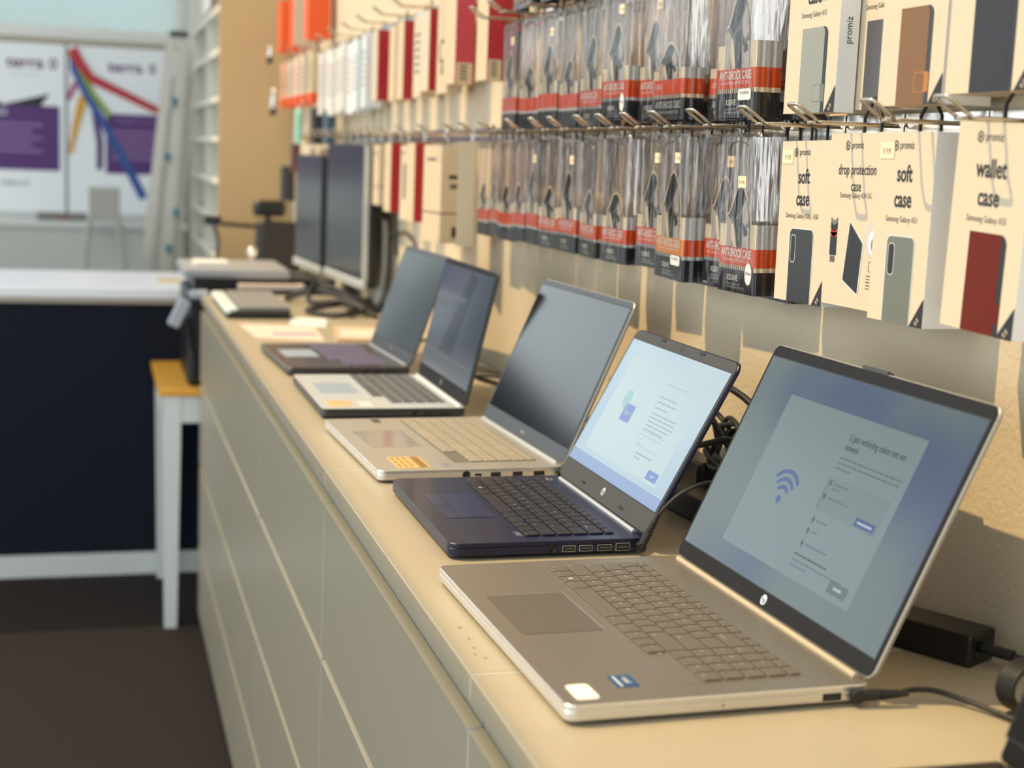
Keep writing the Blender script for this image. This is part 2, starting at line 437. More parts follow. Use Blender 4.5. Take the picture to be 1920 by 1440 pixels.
def screen_mat(name, c0, c1, strg, scale=3.0, off=(0, 0, 0), rough=0.22):
    m = bpy.data.materials.new(name); m.use_nodes = True; nt = m.node_tree; p = nt.nodes['Principled BSDF']
    p.inputs['Base Color'].default_value = (0.02, 0.022, 0.025, 1); p.inputs['Roughness'].default_value = rough
    tc = nt.nodes.new('ShaderNodeTexCoord'); mp = nt.nodes.new('ShaderNodeMapping'); mp.inputs[1].default_value = off
    n = nt.nodes.new('ShaderNodeTexNoise'); n.inputs['Scale'].default_value = scale; n.inputs['Detail'].default_value = 1.0
    r = nt.nodes.new('ShaderNodeValToRGB'); r.color_ramp.elements[0].position = 0.34; r.color_ramp.elements[1].position = 0.52
    r.color_ramp.elements[0].color = (*rgb(*c0), 1); r.color_ramp.elements[1].color = (*rgb(*c1), 1)
    nt.links.new(tc.outputs['Object'], mp.inputs[0]); nt.links.new(mp.outputs[0], n.inputs['Vector'])
    nt.links.new(n.outputs['Fac'], r.inputs[0]); nt.links.new(r.outputs[0], p.inputs['Emission Color'])
    p.inputs['Emission Strength'].default_value = strg
    M[name] = m; return m
def emi(name, c, s=1.0, rough=0.22): return mat(name, (12, 13, 14), rough, emit=c, estr=s)

LAYOUT = {
 'full': [  # rows from the hinge to the user: (height factor, [(width, legend)...])
  (0.62, [(1,'esc')]+[(1,'f%d' % i) for i in range(1, 13)]+[(1,''),(1,''),(1,''),(1,''),(1,''),(1,'')]),
  (1.0, [(1,c) for c in '`1234567890-=']+[(2,'backspace'),(1,'num'),(1,'/'),(1,'*'),(1,'-')]),
  (1.0, [(1.5,'tab')]+[(1,c) for c in 'QWERTYUIOP[]']+[(1.5,'\\'),(1,'7'),(1,'8'),(1,'9'),(1,'+')]),
  (1.0, [(1.75,'caps')]+[(1,c) for c in "ASDFGHJKL;'"]+[(2.25,'enter'),(1,'4'),(1,'5'),(1,'6'),(1,'')]),
  (1.0, [(2.25,'shift')]+[(1,c) for c in 'ZXCVBNM,./']+[(2.75,'shift'),(1,'1'),(1,'2'),(1,'3'),(1,'enter')]),
  (1.0, [(1.25,'ctrl'),(1.0,'fn'),(1,'#'),(1.25,'alt'),(5.0,''),(1.25,'alt'),(1.25,'ctrl'),(1,'<'),(1,''),(1,'>'),(2,'0'),(1,'.'),(1,'')]),
 ],
 'compact': [
  (0.62, [(1,'esc')]+[(1,'f%d' % i) for i in range(1, 13)]+[(1,''),(1,'del')]),
  (1.0, [(1,c) for c in '`1234567890-=']+[(2,'backspace')]),
  (1.0, [(1.5,'tab')]+[(1,c) for c in 'QWERTYUIOP[]']+[(1.5,'\\')]),
  (1.0, [(1.75,'caps')]+[(1,c) for c in "ASDFGHJKL;'"]+[(2.25,'enter')]),
  (1.0, [(2.25,'shift')]+[(1,c) for c in 'ZXCVBNM,./']+[(2.75,'shift')]),
  (1.0, [(1.25,'ctrl'),(1.0,'fn'),(1,'#'),(1.25,'alt'),(5.0,''),(1.25,'alt'),(1.25,'ctrl'),(1,'<'),(1,''),(1,'>')]),
 ]}

def make_laptop(label, x0, yc, w, d, th, S):
    """local frame: x to the user's right, y away from the user, z up"""
    t = thing('laptop', label, 'laptop', (x0, yc, ZT), -PI/2+S.get('rot', 0), 'open laptops on the counter')
    b = MB(); top = th
    r = S.get('r', 0.012)
    b.slab(w, d, 0.0035, top-0.0045, r, S['edge2'], cy=d/2, ch=0.0015)
    b.slab(w, d, top-0.0055, top, r, S['edge'], cy=d/2, ch=0.0008, mtop=S['deck'])
    base = b.build('base', t)
    for fy in (0.022, d-0.03):
        f = MB(); f.slab(w*0.8, 0.008, 0.0, 0.0036, 0.004, BLACKR, cy=fy, seg=3); f.build('rubber_foot', base)
    for (py, pw, ph, kind) in S['ports']:       # ports on the right side
        f = MB(); zc = top*0.5
        if kind == 'round':
            f.lathe([(0.0, 0), (ph*0.55, 0), (ph*0.55, 0.0008), (ph*0.75, 0.0008), (ph*0.8, 0)], PORT, T(w/2+0.0002, py, zc) @ Ry(PI/2), 12)
        else:
            f.box(w/2-0.001, w/2+0.0003, py-pw/2-0.0006, py+pw/2+0.0006, zc-ph/2-0.0006, zc+ph/2+0.0006, S.get('rim', S['edge2']))
            f.box(w/2-0.001, w/2+0.0006, py-pw/2, py+pw/2, zc-ph/2, zc+ph/2, PORT)
            f.box(w/2-0.001, w/2+0.0008, py-pw/2+pw*0.15, py+pw/2-pw*0.15, zc-ph*0.08, zc+ph*0.12, S.get('tongue', DGREY))
        f.build('port', base)
    # keyboard
    kx0, kx1, ky0, ky1 = S['kb']
    b = MB(); b.slab(kx1-kx0+0.004, ky1-ky0+0.004, top-0.0004, top+0.0002, 0.003, S.get('kdeck', S['deck']), cx=(kx0+kx1)/2, cy=(ky0+ky1)/2, seg=3)
    kb = b.build('keyboard', t)
    rows = LAYOUT[S['layout']]
    tot = sum(h for h, _ in rows); y = ky1; leg = MB(); n = 0; proto = {}
    for (hf, keys) in rows:
        kh = (ky1-ky0)*hf/tot; ws = sum(a for a, _ in keys); x = kx0
        for (kw, ch) in keys:
            ww = (kx1-kx0)*kw/ws; g = 0.0011
            key = (round(ww, 5), round(kh, 5))
            n += 1
            if n <= 98:
                if key not in proto:
                    q = MB(); q.slab(ww-2*g, kh-2*g, 0, 0.0016, 0.0018, S['key'], seg=3, ch=0.0003)
                    ko = q.build('key', kb); proto[key] = ko
                else:
                    ko = proto[key].copy(); COL.objects.link(ko); ko.parent = kb
                ko.location = (x+ww/2, y-kh/2, top+0.0002)
            if S.get('legend') and ch and ch not in ('#',):
                sz = 0.0052 if len(ch) == 1 else 0.0030
                vs, fs = glyphs(ch, 'LEFT', 0.0)
                px, py = x+g+0.003, y-kh+g+(0.0062 if len(ch) == 1 and kh > 0.012 else 0.0035)
                leg.add([(px+a*sz, py+c*sz, top+0.0020) for a, c in vs], fs, S['legend'])
            elif ch == '#' and S.get('legend'):
                px, py = x+ww/2-0.002, y-kh/2-0.002
                leg.box(px, px+0.004, py, py+0.004, top+0.0019, top+0.0020, S['legend'])
            x += ww
        y -= kh
    if leg.v: leg.build('key_lettering', kb)
    # touchpad
    tx0, tx1, ty0, ty1 = S['pad']
    b = MB(); b.slab(tx1-tx0, ty1-ty0, top-0.0002, top+0.00035, 0.003, S['padm'], cx=(tx0+tx1)/2, cy=(ty0+ty1)/2, seg=3)
    if S.get('padrim'):
        b.box(tx0, tx1, ty1-0.0006, ty1+0.0002, top, top+0.0006, S['padrim']); b.box(tx0-0.0002, tx0+0.0006, ty0, ty1, top, top+0.0006, S['padrim'])
    if S.get('padbtn'):
        b.box((tx0+tx1)/2-0.0002, (tx0+tx1)/2+0.0003, ty0, ty0+0.016, top+0.0003, top+0.0005, GASK)
        b.box(tx0, tx1, ty0+0.016, ty0+0.0165, top+0.0003, top+0.0005, GASK)
    b.build('touchpad', t)
    if S.get('extra'): S['extra'](t, top)
    # hinge
    b = MB(); b.tube([(-w/2+S.get('hin', 0.03), d-0.006, top+0.0005), (w/2-S.get('hin', 0.03), d-0.006, top+0.0005)], 0.0032, S.get('hinge', SILVE), 12, sub=1)
    b.build('hinge_bar', t)
    # lid
    L = S['lid']; LW = w-0.002
    ang = S['lean']
    X = T(0, d-0.002, top+0.0015) @ Rx(-ang)
    b = MB(); Xl = Rx(PI/2)    # slab xy -> xz (front towards -y)
    b.slab(LW, L, -0.0045, 0.0, S.get('lr', 0.010), S['shell'], Xl, cy=L/2, ch=0.0010, r2=S.get('lr', 0.010))
    lid = b.build('lid', t, X)
    b = MB()
    sw, sh, sb = S['scr']       # width, height, bottom offset
    # bezel frame around the display
    b.slab(LW-0.003, L-0.003, 0.0, 0.0010, S.get('lr', 0.010)-0.001, S['bez'], Xl, cy=L/2, ch=0.0003)
    b.build('bezel', lid)
    b = MB()
    g = 0.0012
    b.rect(-sw/2-g, sw/2+g, sb-g, sb+sh+g, -0.00115, GASK)
    b.rect(-sw/2, sw/2, sb, sb+sh, -0.0013, S['screen'])
    if S.get('ui'): S['ui'](b, sw, sh, sb, -0.0014)
    b.build('screen', lid)
    b = MB(); b.ell(0, L-S.get('camz', 0.008), 0.0028, 0.0028, -0.0012, BLACKG); b.ell(0, L-S.get('camz', 0.008), 0.0014, 0.0014, -0.00125, NAVYE)
    for dx in (-0.022, 0.011, 0.017): b.ell(dx, L-S.get('camz', 0.008), 0.0007, 0.0007, -0.00118, GASK, n=8)
    b.build('webcam', lid)
    if S.get('camtab'):
        b = MB(); b.box(-0.022, 0.022, -0.0012, 0.006, L-0.001, L+0.0022, DGREY); b.build('camera_bump', lid)
    if S.get('bumpers'):
        for sx in (-1, 1):
            b = MB(); b.box(sx*w*0.19-0.007, sx*w*0.19+0.007, -0.0022, -0.0008, L-0.006, L-0.003, BLACKR, bev=0.0006, seg=1); b.build('bumper', lid)
            b = MB(); b.box(sx*w*0.21-0.006, sx*w*0.21+0.006, -0.0022, -0.0008, 0.009, 0.012, BLACKR, bev=0.0006, seg=1); b.build('bumper', lid)
    if S.get('logo') == 'hp':
        b = MB(); zc = sb*0.52; rr = 0.0050
        b.ell(0, zc, rr, rr, -0.00115, SILVE, n=28)
        b.text('hp', 0, zc-0.0026, 0.0085, -0.00125, GASK, sx=0.85, bold=0.0)
        b.build('logo', lid)
    elif S.get('logo') == 'word':
        b = MB(); b.text(S['word'], 0, sb*0.35, 0.0065, -0.00115, LEGD, sx=1.2); b.build('lettering', lid)
    return t

# --- screen contents
U1CARD = emi('setup_card', (110, 127, 128), 0.9); U1CARD2 = emi('setup_card_box', (104, 120, 122), 0.9)
UBLUE = emi('display_blue', (46, 74, 128), 0.9); UBTN = emi('display_button', (40, 66, 122), 0.9); UGREY = emi('display_grey', (80, 92, 94), 0.9)
UTXT = emi('display_text', (44, 52, 58), 0.7); UTXT2 = emi('display_text_soft', (78, 90, 96), 0.9); ULT = emi('display_white_text', (170, 185, 190), 0.9)
def textlines(b, x, z, wds, step, h, y, m):
    for k, wd in enumerate(wds):
        xx = x; rnd = random.Random(k+int(wd*1e4))
        while xx < x+wd:
            l = rnd.uniform(0.0035, 0.010); l = min(l, x+wd-xx)
            b.rect(xx, xx+l, z-k*step, z-k*step+h, y, m); xx += l+0.0012
def arc(b, cx, cz, r, wd, a0, a1, y, m, n=14):
    for k in range(n):
        p = math.radians(a0+(a1-a0)*k/n); q = math.radians(a0+(a1-a0)*(k+1)/n)
        b.poly([(cx+(r-wd/2)*math.cos(p), cz+(r-wd/2)*math.sin(p)), (cx+(r+wd/2)*math.cos(p), cz+(r+wd/2)*math.sin(p)),
                (cx+(r+wd/2)*math.cos(q), cz+(r+wd/2)*math.sin(q)), (cx+(r-wd/2)*math.cos(q), cz+(r-wd/2)*math.sin(q))], y, m)
def ui_network(b, sw, sh, sb, y):
    c0, c1 = -sw*0.315, sw*0.335; z0, z1 = sb+sh*0.10, sb+sh*0.85
    b.rect(c0, c1, z0, z1, y, U1CARD); y -= 0.0001
    cw = c1-c0; ch = z1-z0
    wx, wz = c0+cw*0.27, z0+ch*0.40
    b.ell(wx-0.002, wz-0.004, 0.0042, 0.0042, y, UBLUE)
    for r in (0.0125, 0.0205, 0.0285): arc(b, wx-0.002, wz-0.004, r, 0.0042, 42, 138, y, UBLUE)
    tx = c0+cw*0.535
    b.text('U gaat verbinding maken met een', tx, z0+ch*0.855, 0.0094, y, UTXT, al='LEFT', sx=0.74, bold=0.012)
    b.text('netwerk', tx, z0+ch*0.795, 0.0094, y, UTXT, al='LEFT', sx=0.74, bold=0.012)
    textlines(b, tx, z0+ch*0.74, (cw*0.43, cw*0.42, cw*0.11), 0.0050, 0.0016, y, UTXT2)
    b.rect(tx, tx+cw*0.42, z0+ch*0.41, z0+ch*0.625, y, U1CARD2)
    y2 = y-0.0001
    b.rect(tx, tx+0.0008, z0+ch*0.42, z0+ch*0.61, y2, UTXT)
    for zz, wds in ((0.585, (0.026, 0.014)), (0.50, (0.036,)), (0.355, (0.018,)), (0.285, (0.011,)), (0.205, (0.038,))):
        b.ell(tx+0.0045, z0+ch*zz+0.001, 0.0016, 0.0026, y2, UTXT); b.rect(tx+0.004, tx+0.005, z0+ch*zz-0.0035, z0+ch*zz, y2, UTXT)
        textlines(b, tx+0.010, z0+ch*zz, wds, 0.0045, 0.0016, y2, UTXT2)
    b.rect(tx+cw*0.27, tx+cw*0.40, z0+ch*0.425, z0+ch*0.475, y2, UBTN); b.rect(tx+cw*0.285, tx+cw*0.385, z0+ch*0.443, z0+ch*0.455, y2-0.0001, ULT)
    textlines(b, tx, z0+ch*0.135, (0.058,), 0.005, 0.0018, y2, UTXT); textlines(b, tx, z0+ch*0.10, (0.088, 0.030), 0.0048, 0.0014, y2, UTXT2)
    b.rect(c1-cw*0.17, c1-cw*0.045, z0+ch*0.035, z0+ch*0.105, y2, UGREY); b.rect(c1-cw*0.135, c1-cw*0.08, z0+ch*0.065, z0+ch*0.078, y2-0.0001, ULT)
L2CARD = emi('setup_card_bright', (186, 204, 206), 0.9); L2TXT = emi('pale_text', (136, 154, 166), 0.9); L2TXT2 = emi('paler_text', (162, 180, 188), 0.9)
L2SQ = emi('periwinkle_square', (110, 132, 190), 0.9); L2TEAL = emi('pale_teal_dot', (146, 190, 192), 0.9)
def ui_page(b, sw, sh, sb, y):
    c0, c1 = -sw*0.40, sw*0.40; z0, z1 = sb+sh*0.125, sb+sh*0.90
    b.rect(c0, c1, z0, z1, y, L2CARD); y -= 0.0001; cw = c1-c0; ch = z1-z0
    b.rect(-sw/2, sw/2, sb, sb+sh*0.085, y+0.00005, emi('taskbar_blue', (136, 158, 196), 0.9))
    b.ell(c0+cw*0.205, z0+ch*0.575, 0.0115, 0.0125, y, L2TEAL)
    b.rect(c0+cw*0.225, c0+cw*0.355, z0+ch*0.375, z0+ch*0.545, y, L2SQ)
    b.tube([(c0+cw*0.245, y-0.0002, z0+ch*0.455), (c0+cw*0.262, y-0.0002, z0+ch*0.49), (c0+cw*0.27, y-0.0002, z0+ch*0.44), (c0+cw*0.285, y-0.0002, z0+ch*0.475),
            (c0+cw*0.295, y-0.0002, z0+ch*0.44), (c0+cw*0.315, y-0.0002, z0+ch*0.47), (c0+cw*0.335, y-0.0002, z0+ch*0.45)], 0.0006, L2CARD, 4, sub=4)
    textlines(b, c0+cw*0.56, z0+ch*0.84, (0.062,), 0.006, 0.0014, y, L2TXT2)
    textlines(b, c0+cw*0.56, z0+ch*0.715, (0.048,), 0.006, 0.0014, y, L2TXT); textlines(b, c0+cw*0.56, z0+ch*0.665, (0.056,), 0.006, 0.0014, y, L2TXT)
    textlines(b, c0+cw*0.56, z0+ch*0.61, (0.038,), 0.006, 0.0014, y, L2TXT)
    textlines(b, c0+cw*0.56, z0+ch*0.555, (0.075, 0.074, 0.076, 0.070, 0.060), 0.0052, 0.0014, y, L2TXT)
    textlines(b, c0+cw*0.56, z0+ch*0.385, (0.070, 0.066, 0.012, 0.014), 0.0052, 0.0012, y, L2TXT2)
    textlines(b, c0+cw*0.56, z0+ch*0.245, (0.066,), 0.0052, 0.0012, y, L2TXT2)
    textlines(b, c0+cw*0.62, z0+ch*0.18, (0.050, 0.018), 0.0052, 0.0016, y, L2TXT)
    b.rect(c1-cw*0.15, c1-cw*0.02, z0+ch*0.03, z0+ch*0.115, y, L2SQ); b.rect(c1-cw*0.105, c1-cw*0.065, z0+ch*0.065, z0+ch*0.078, y-0.0001, L2CARD)
DESK = emi('desktop_slate', (60, 70, 84), 0.8, 0.12); DESK2 = emi('desktop_lighter', (84, 90, 98), 0.8, 0.12); DESK3 = emi('desktop_dark', (40, 50, 62), 0.8, 0.12)
def ui_desktop(b, sw, sh, sb, y):
    b.poly([(-sw*0.2, sb+sh*0.2), (sw*0.05, sb+sh*0.2), (sw*0.22, sb+sh*0.95), (sw*0.08, sb+sh)], y, DESK3)
    b.rect(-sw/2, sw/2, sb+sh*0.16, sb+sh*0.19, y-0.0001, DESK2); b.rect(-sw/2, sw*0.1, sb+sh*0.70, sb+sh*0.74, y-0.0001, DESK2)
    b.rect(-sw*0.45, -sw*0.3, sb+sh*0.60, sb+sh*0.64, y-0.0001, DESK3); b.rect(sw*0.2, sw*0.45, sb+sh*0.5, sb+sh*0.75, y-0.0001, DESK)
    b.rect(-sw/2, sw/2, sb, sb+sh*0.05, y-0.0001, DESK2)

def extra1(t, top):
    b = MB(); b.slab(0.032, 0.019, top, top+0.0004, 0.0045, WHITEPR, cx=0.168, cy=0.022)
    b.add([(0.168-0.010+a*0.008, 0.0195+c*0.008, top+0.0006) for a, c in glyphs('2013', 'LEFT', 0)[0]][:0], [], INKG)
    b.build('white_sticker', t)['label'] = 'white pill shaped sticker'
    BL = mat('sticker_blue', (40, 92, 140), 0.3, 0.3)
    b = MB(); b.slab(0.026, 0.019, top, top+0.0004, 0.001, BL, cx=0.152, cy=0.062)
    b.box(0.141, 0.163, 0.056, 0.058, top+0.0004, top+0.0005, GREYW)
    vs, fs = glyphs('intel', 'CENTER', 0); b.add([(0.151+a*0.0075, 0.0625+c*0.0075, top+0.0006) for a, c in vs], fs, WHITEPR)
    b.build('blue_sticker', t)['label'] = 'small blue processor sticker'
def extra2(t, top):
    b = MB(); b.slab(0.021, 0.008, top, top+0.0003, 0.0015, mat('navy_sticker', (70, 68, 96), 0.35), cx=0.128, cy=0.083)
    vs, fs = glyphs('intel', 'CENTER', 0); b.add([(0.128+a*0.0055, 0.0815+c*0.0055, top+0.0005) for a, c in vs], fs, LEGD)
    b.build('sticker', t)
    b = MB(); b.box(-0.142, -0.130, 0.196, 0.202, top, top+0.0006, LEGD); b.box(-0.141, -0.131, 0.197, 0.201, top+0.0006, top+0.0008, NAVYB); b.build('power_key', t)
def extra3(t, top):
    G = mat('gold_sticker', (222, 186, 118), 0.4, 0.2); G2 = mat('gold_sticker_dark', (178, 136, 60), 0.3, 0.5)
    b = MB(); b.slab(0.072, 0.044, top, top+0.0003, 0.0015, G, cx=0.140, cy=0.052)
    b.box(0.106, 0.174, 0.060, 0.071, top+0.0003, top+0.0004, G2)
    for k in range(3):
        for q in range(3): b.box(0.108+q*0.022, 0.108+q*0.022+0.016, 0.034+k*0.008, 0.0365+k*0.008, top+0.0003, top+0.0004, G2)
    b.build('gold_sticker', t)['label'] = 'gold specification sticker'
    b = MB(); b.slab(0.022, 0.014, top, top+0.0003, 0.001, SILVE, cx=0.165, cy=0.094); b.build('silver_sticker', t)
    b = MB(); b.slab(0.026, 0.012, top, top+0.0003, 0.001, DGREY, cx=-0.165, cy=0.075); b.build('dark_sticker', t)
def extra4(t, top):
    b = MB(); b.slab(0.062, 0.040, top, top+0.0003, 0.001, mat('tan_sticker', (206, 178, 128), 0.4), cx=0.132, cy=0.036); b.build('tan_sticker', t)['label'] = 'tan specification sticker'
    b = MB(); b.slab(0.05, 0.02, top, top+0.0003, 0.001, GREYW, cx=0.14, cy=0.078); b.build('pale_sticker', t)

P1 = [(0.128, 0.0015, 0.0015, 'box'), (0.222, 0.0165, 0.0062, 'box')]
S1 = dict(deck=SILV, edge=SILVE, edge2=SILVE, ports=P1, r=0.010, kb=(-0.172, 0.166, 0.105, 0.211), layout='full', key=SILVK, legend=LEG,
          pad=(-0.086, 0.028, 0.018, 0.093), rot=0.026, padm=SILVP, padrim=SILVE, extra=extra1, lid=0.243, lean=math.radians(24.6), shell=SHELL, bez=BEZ, scr=(0.376, 0.2115, 0.0175),
          screen=screen_mat('display_setup', (40, 66, 104), (84, 102, 102), 0.8, 5.0, (0.3, 0, 0.13)), ui=ui_network, camtab=True, logo='hp', camz=0.0065, hin=0.016, hinge=CHESTE)
lap1 = make_laptop('largest silver laptop nearest the camera, its screen showing a wireless setup page', 0.037, 0.070, 0.390, 0.258, 0.0168, S1)
P2 = [(0.113, 0.004, 0.006, 'round'), (0.131, 0.0135, 0.0055, 'box'), (0.150, 0.0135, 0.0055, 'box'), (0.171, 0.0145, 0.0055, 'box'), (0.192, 0.0150, 0.0075, 'box')]
S2 = dict(rim=LEGD, tongue=GREYK, deck=NAVYB, edge=NAVYE, edge2=NAVYE, ports=P2, r=0.014, kb=(-0.143, 0.139, 0.088, 0.190), layout='compact', key=NAVYK, legend=LEGD, kdeck=NAVYB,
          pad=(-0.068, 0.050, 0.022, 0.080), padm=NAVYT, padbtn=True, extra=extra2, lid=0.214, lean=math.radians(27.8), lr=0.012, shell=NAVYE, bez=BEZ2, scr=(0.306, 0.172, 0.0275),
          screen=screen_mat('display_bright', (158, 186, 204), (186, 206, 214), 0.85, 3.0), ui=ui_page, bumpers=True, logo='hp', camz=0.0075, hin=0.024)
lap2 = make_laptop('navy blue laptop with a bright pale screen, between the two silver ones', 0.061, 0.497, 0.320, 0.220, 0.0182, S2)
P3 = [(0.118, 0.004, 0.007, 'round'), (0.134, 0.009, 0.0035, 'box'), (0.158, 0.0135, 0.0055, 'box'), (0.188, 0.0135, 0.0055, 'box'), (0.218, 0.0150, 0.0060, 'box')]
S3 = dict(deck=SILV3, edge=SILVE, edge2=SILVE, ports=P3, r=0.010, kb=(-0.170, 0.148, 0.114, 0.226), rot=0.035, layout='full', kdeck=mat('key_gap_grey', (112, 106, 98), 0.5), key=SILV3K, legend=LEG,
          pad=(-0.085, 0.035, 0.022, 0.096), padm=mat('pale_touchpad', (182, 178, 174), 0.14, 0.5), extra=extra3, lid=0.236, lean=math.radians(23.0), shell=SHELL, bez=BEZ3, scr=(0.362, 0.204, 0.0220),
          screen=SCR_OFF, logo='word', word='ASUS', camz=0.006, hin=0.014)
lap3 = make_laptop('pale silver laptop with a dark switched off screen and a gold sticker', 0.047, 0.895, 0.376, 0.254, 0.0168, S3)
P4 = [(0.120, 0.002, 0.002, 'box'), (0.150, 0.004, 0.006, 'round'), (0.172, 0.0135, 0.0055, 'box'), (0.198, 0.0135, 0.0055, 'box')]
S4 = dict(deck=GREYL, edge=DGREY, edge2=DGREY, ports=P4, r=0.010, kb=(-0.174, 0.134, 0.100, 0.212), layout='full', key=GREYK, legend=LEGD,
          pad=(-0.080, 0.030, 0.020, 0.086), padm=GUNT, extra=extra4, lid=0.222, lean=math.radians(12.5), shell=DGREY, bez=BEZ, scr=(0.350, 0.188, 0.024),
          screen=emi('display_desktop', (68, 76, 88), 0.8, 0.12), ui=ui_desktop, logo='hp', camz=0.006, hin=0.012, hinge=GREYL)
lap4 = make_laptop('grey laptop with a blue grey desktop on screen and a tan sticker', 0.050, 1.355, 0.366, 0.234, 0.0168, S4)
S5 = dict(deck=GUN, edge=GUN, edge2=DGREY, ports=P4, r=0.010, kb=(-0.155, 0.155, 0.098, 0.198), layout='full', key=GUNK, legend=None,
          pad=(-0.075, 0.030, 0.020, 0.088), padm=GUNT, lid=0.222, rot=0.04, lean=math.radians(19.5), shell=GUN, bez=BEZ3, scr=(0.336, 0.188, 0.024),
          screen=emi('display_sage', (98, 108, 110), 0.7, 0.10), ui=None, logo='hp', camz=0.006, hin=0.012)
lap5 = make_laptop('farthest dark grey laptop with violet tinted keys and a grey green screen', 0.046, 1.800, 0.350, 0.236, 0.0168, S5)
S0 = dict(S1); MBK = mat('matte_black', (14, 14, 15), 0.7, spec=0.2)
S0.update(deck=BLACKP, edge=BLACKP, edge2=BLACKP, key=BLACKP, legend=None, pad=S1['pad'], padm=BLACKP, padrim=None, extra=None, shell=MBK, bez=MBK, screen=MBK, ui=None,
          logo=None, camtab=False, hinge=BLACKP, lean=math.radians(20), layout='compact', lr=0.004, r=0.004, rot=-0.01)
lap0 = make_laptop('black laptop whose lid edge shows in the bottom right corner', 0.060, -0.468, 0.378, 0.245, 0.020, S0)

# ------------------------------------------------------------------ cables and adapters
def cable(name, label, pts, r=0.0022, group=None, m=BLACKR):
    b = MB(); b.tube(pts, r, m, 8, sub=8); return tag(b.build(name), label, 'cable', group)
def plug_cable(label, P, d0, pts, plug_h=0.0):
    """right-angle barrel plug at P (laptop side), sleeve heading along d0, then the wire"""
    t = thing('charging_cable', label, 'cable', P)
    P = Vector(P); d0 = Vector(d0).normalized()
    b = MB(); b.tube([(0, 0.004, 0), (0, -0.010, 0)], 0.0052, BLACKP, 14, sub=1)
    b.tube([Vector((0, -0.006, 0))+d0*-0.004, Vector((0, -0.006, 0))+d0*0.016], 0.0046, BLACKP, 12, sub=1); b.build('plug', t)
    b = MB()
    for k in range(7): b.tube([Vector((0, -0.006, 0))+d0*(0.016+0.0034*k), Vector((0, -0.006, 0))+d0*(0.0182+0.0034*k)], 0.0046-0.00028*k, BLACKR, 12, sub=1)
    b.tube([Vector((0, -0.006, 0))+d0*0.014, Vector((0, -0.006, 0))+d0*0.042], 0.0027, BLACKR, 10, sub=1); b.build('strain_relief', t)
    b = MB(); W = [Vector((0, -0.006, 0))+d0*0.036]+[Vector(p)-P for p in pts]; b.tube(W, 0.0023, BLACKR, 8, sub=8); b.build('wire', t)
    return t
plug_cable('black charging cable plugged into the nearest silver laptop', (0.284, -0.116, 1.009), (1, -0.15, 0.05),
           [(0.332, -0.122, 1.011), (0.352, -0.124, 1.010), (0.372, -0.140, 1.006), (0.388, -0.172, 1.004), (0.40, -0.21, 1.003)])
plug_cable('black charging cable rising from the plug of the navy laptop', (0.271, 0.336, 1.010), (0.42, 0.02, 0.80),
           [(0.300, 0.328, 1.058), (0.318, 0.326, 1.072), (0.347, 0.325, 1.081), (0.385, 0.325, 1.072), (0.42, 0.32, 1.035), (0.45, 0.31, 1.004)])
plug_cable('black charging cable of the dark screened silver laptop', (0.300, 0.714, 1.009), (1, 0.0, 0.02),
           [(0.345, 0.68, 1.008), (0.375, 0.69, 1.004), (0.42, 0.72, 1.003)])
def adapter(label, loc, rz, L=0.118, Wd=0.044, H=0.029):
    t = thing('power_adapter', label, 'power adapter', loc, rz)
    b = MB(); b.box(0, L, 0, Wd, 0.0, H, BLACKP, bev=0.003, seg=2); b.box(-0.0004, 0.0004, Wd*0.2, Wd*0.8, H*0.2, H*0.75, BLACKG); b.build('body', t)
    b = MB(); b.tube([(0.002, Wd/2, H/2), (-0.012, Wd/2, H/2), (-0.028, Wd/2, H/2)], 0.0050, BLACKR, 10, sub=1)
    b.tube([(-0.026, Wd/2, H/2), (-0.05, Wd/2, H/2-0.001), (-0.085, Wd/2-0.004, 0.006), (-0.13, Wd/2-0.01, 0.004)], 0.0030, BLACKR, 8); b.build('cord', t)
    return t
adapter('black power adapter brick by the wall behind the nearest silver laptop', (0.4660, -0.036, 1.0), math.radians(119))
b = MB()
for k in range(5): b.tube([(0.412+0.022*math.cos(a)+0.001*k, -0.150-0.003*k+0.004*math.cos(a), 1.022+0.019*math.sin(a)) for a in [2*PI*i/10 for i in range(10)]], 0.0026, BLACKR, 7, closed=True, sub=3)
tag(b.build('coiled_cable'), 'coiled black cable partly hidden by the black lid in the corner', 'cable')
# tangle between the navy and the nearest silver laptop
adapter('black power adapter lying under the cable tangle behind the navy laptop', (0.440, 0.425, 1.0), math.radians(95), 0.12, 0.048, 0.030)
cable('power_cable', 'thick black cable arching from behind the navy laptop lid', [(0.425, 0.66, 1.13), (0.43, 0.56, 1.163), (0.432, 0.47, 1.158), (0.436, 0.41, 1.142), (0.442, 0.33, 1.09), (0.448, 0.26, 1.03), (0.452, 0.22, 1.004)], 0.0042)
cable('crossing_cable', 'straight black cable slanting down across the tangle behind the navy laptop', [(0.415, 0.60, 1.165), (0.422, 0.545, 1.135), (0.428, 0.49, 1.102), (0.434, 0.44, 1.070), (0.438, 0.40, 1.045)], 0.0040)
cable('looped_cable', 'black cable bundle looped behind the navy laptop', [(0.449+0.010*math.cos(a*1.0)+0.003*math.sin(2.3*a), 0.525+0.050*math.cos(a*0.97+1.1)+0.012*math.sin(3.1*a), 1.082+0.026*math.sin(a*1.07)+0.008*math.cos(2.7*a)) for a in [0.5*i for i in range(46)]], 0.0034)
cable('slanted_cable', 'black cable rising from the tangle towards the nearest laptop lid', [(0.40, 0.66, 1.03), (0.408, 0.58, 1.062), (0.414, 0.50, 1.088), (0.420, 0.43, 1.104), (0.44, 0.36, 1.08), (0.455, 0.30, 1.01)], 0.0040)
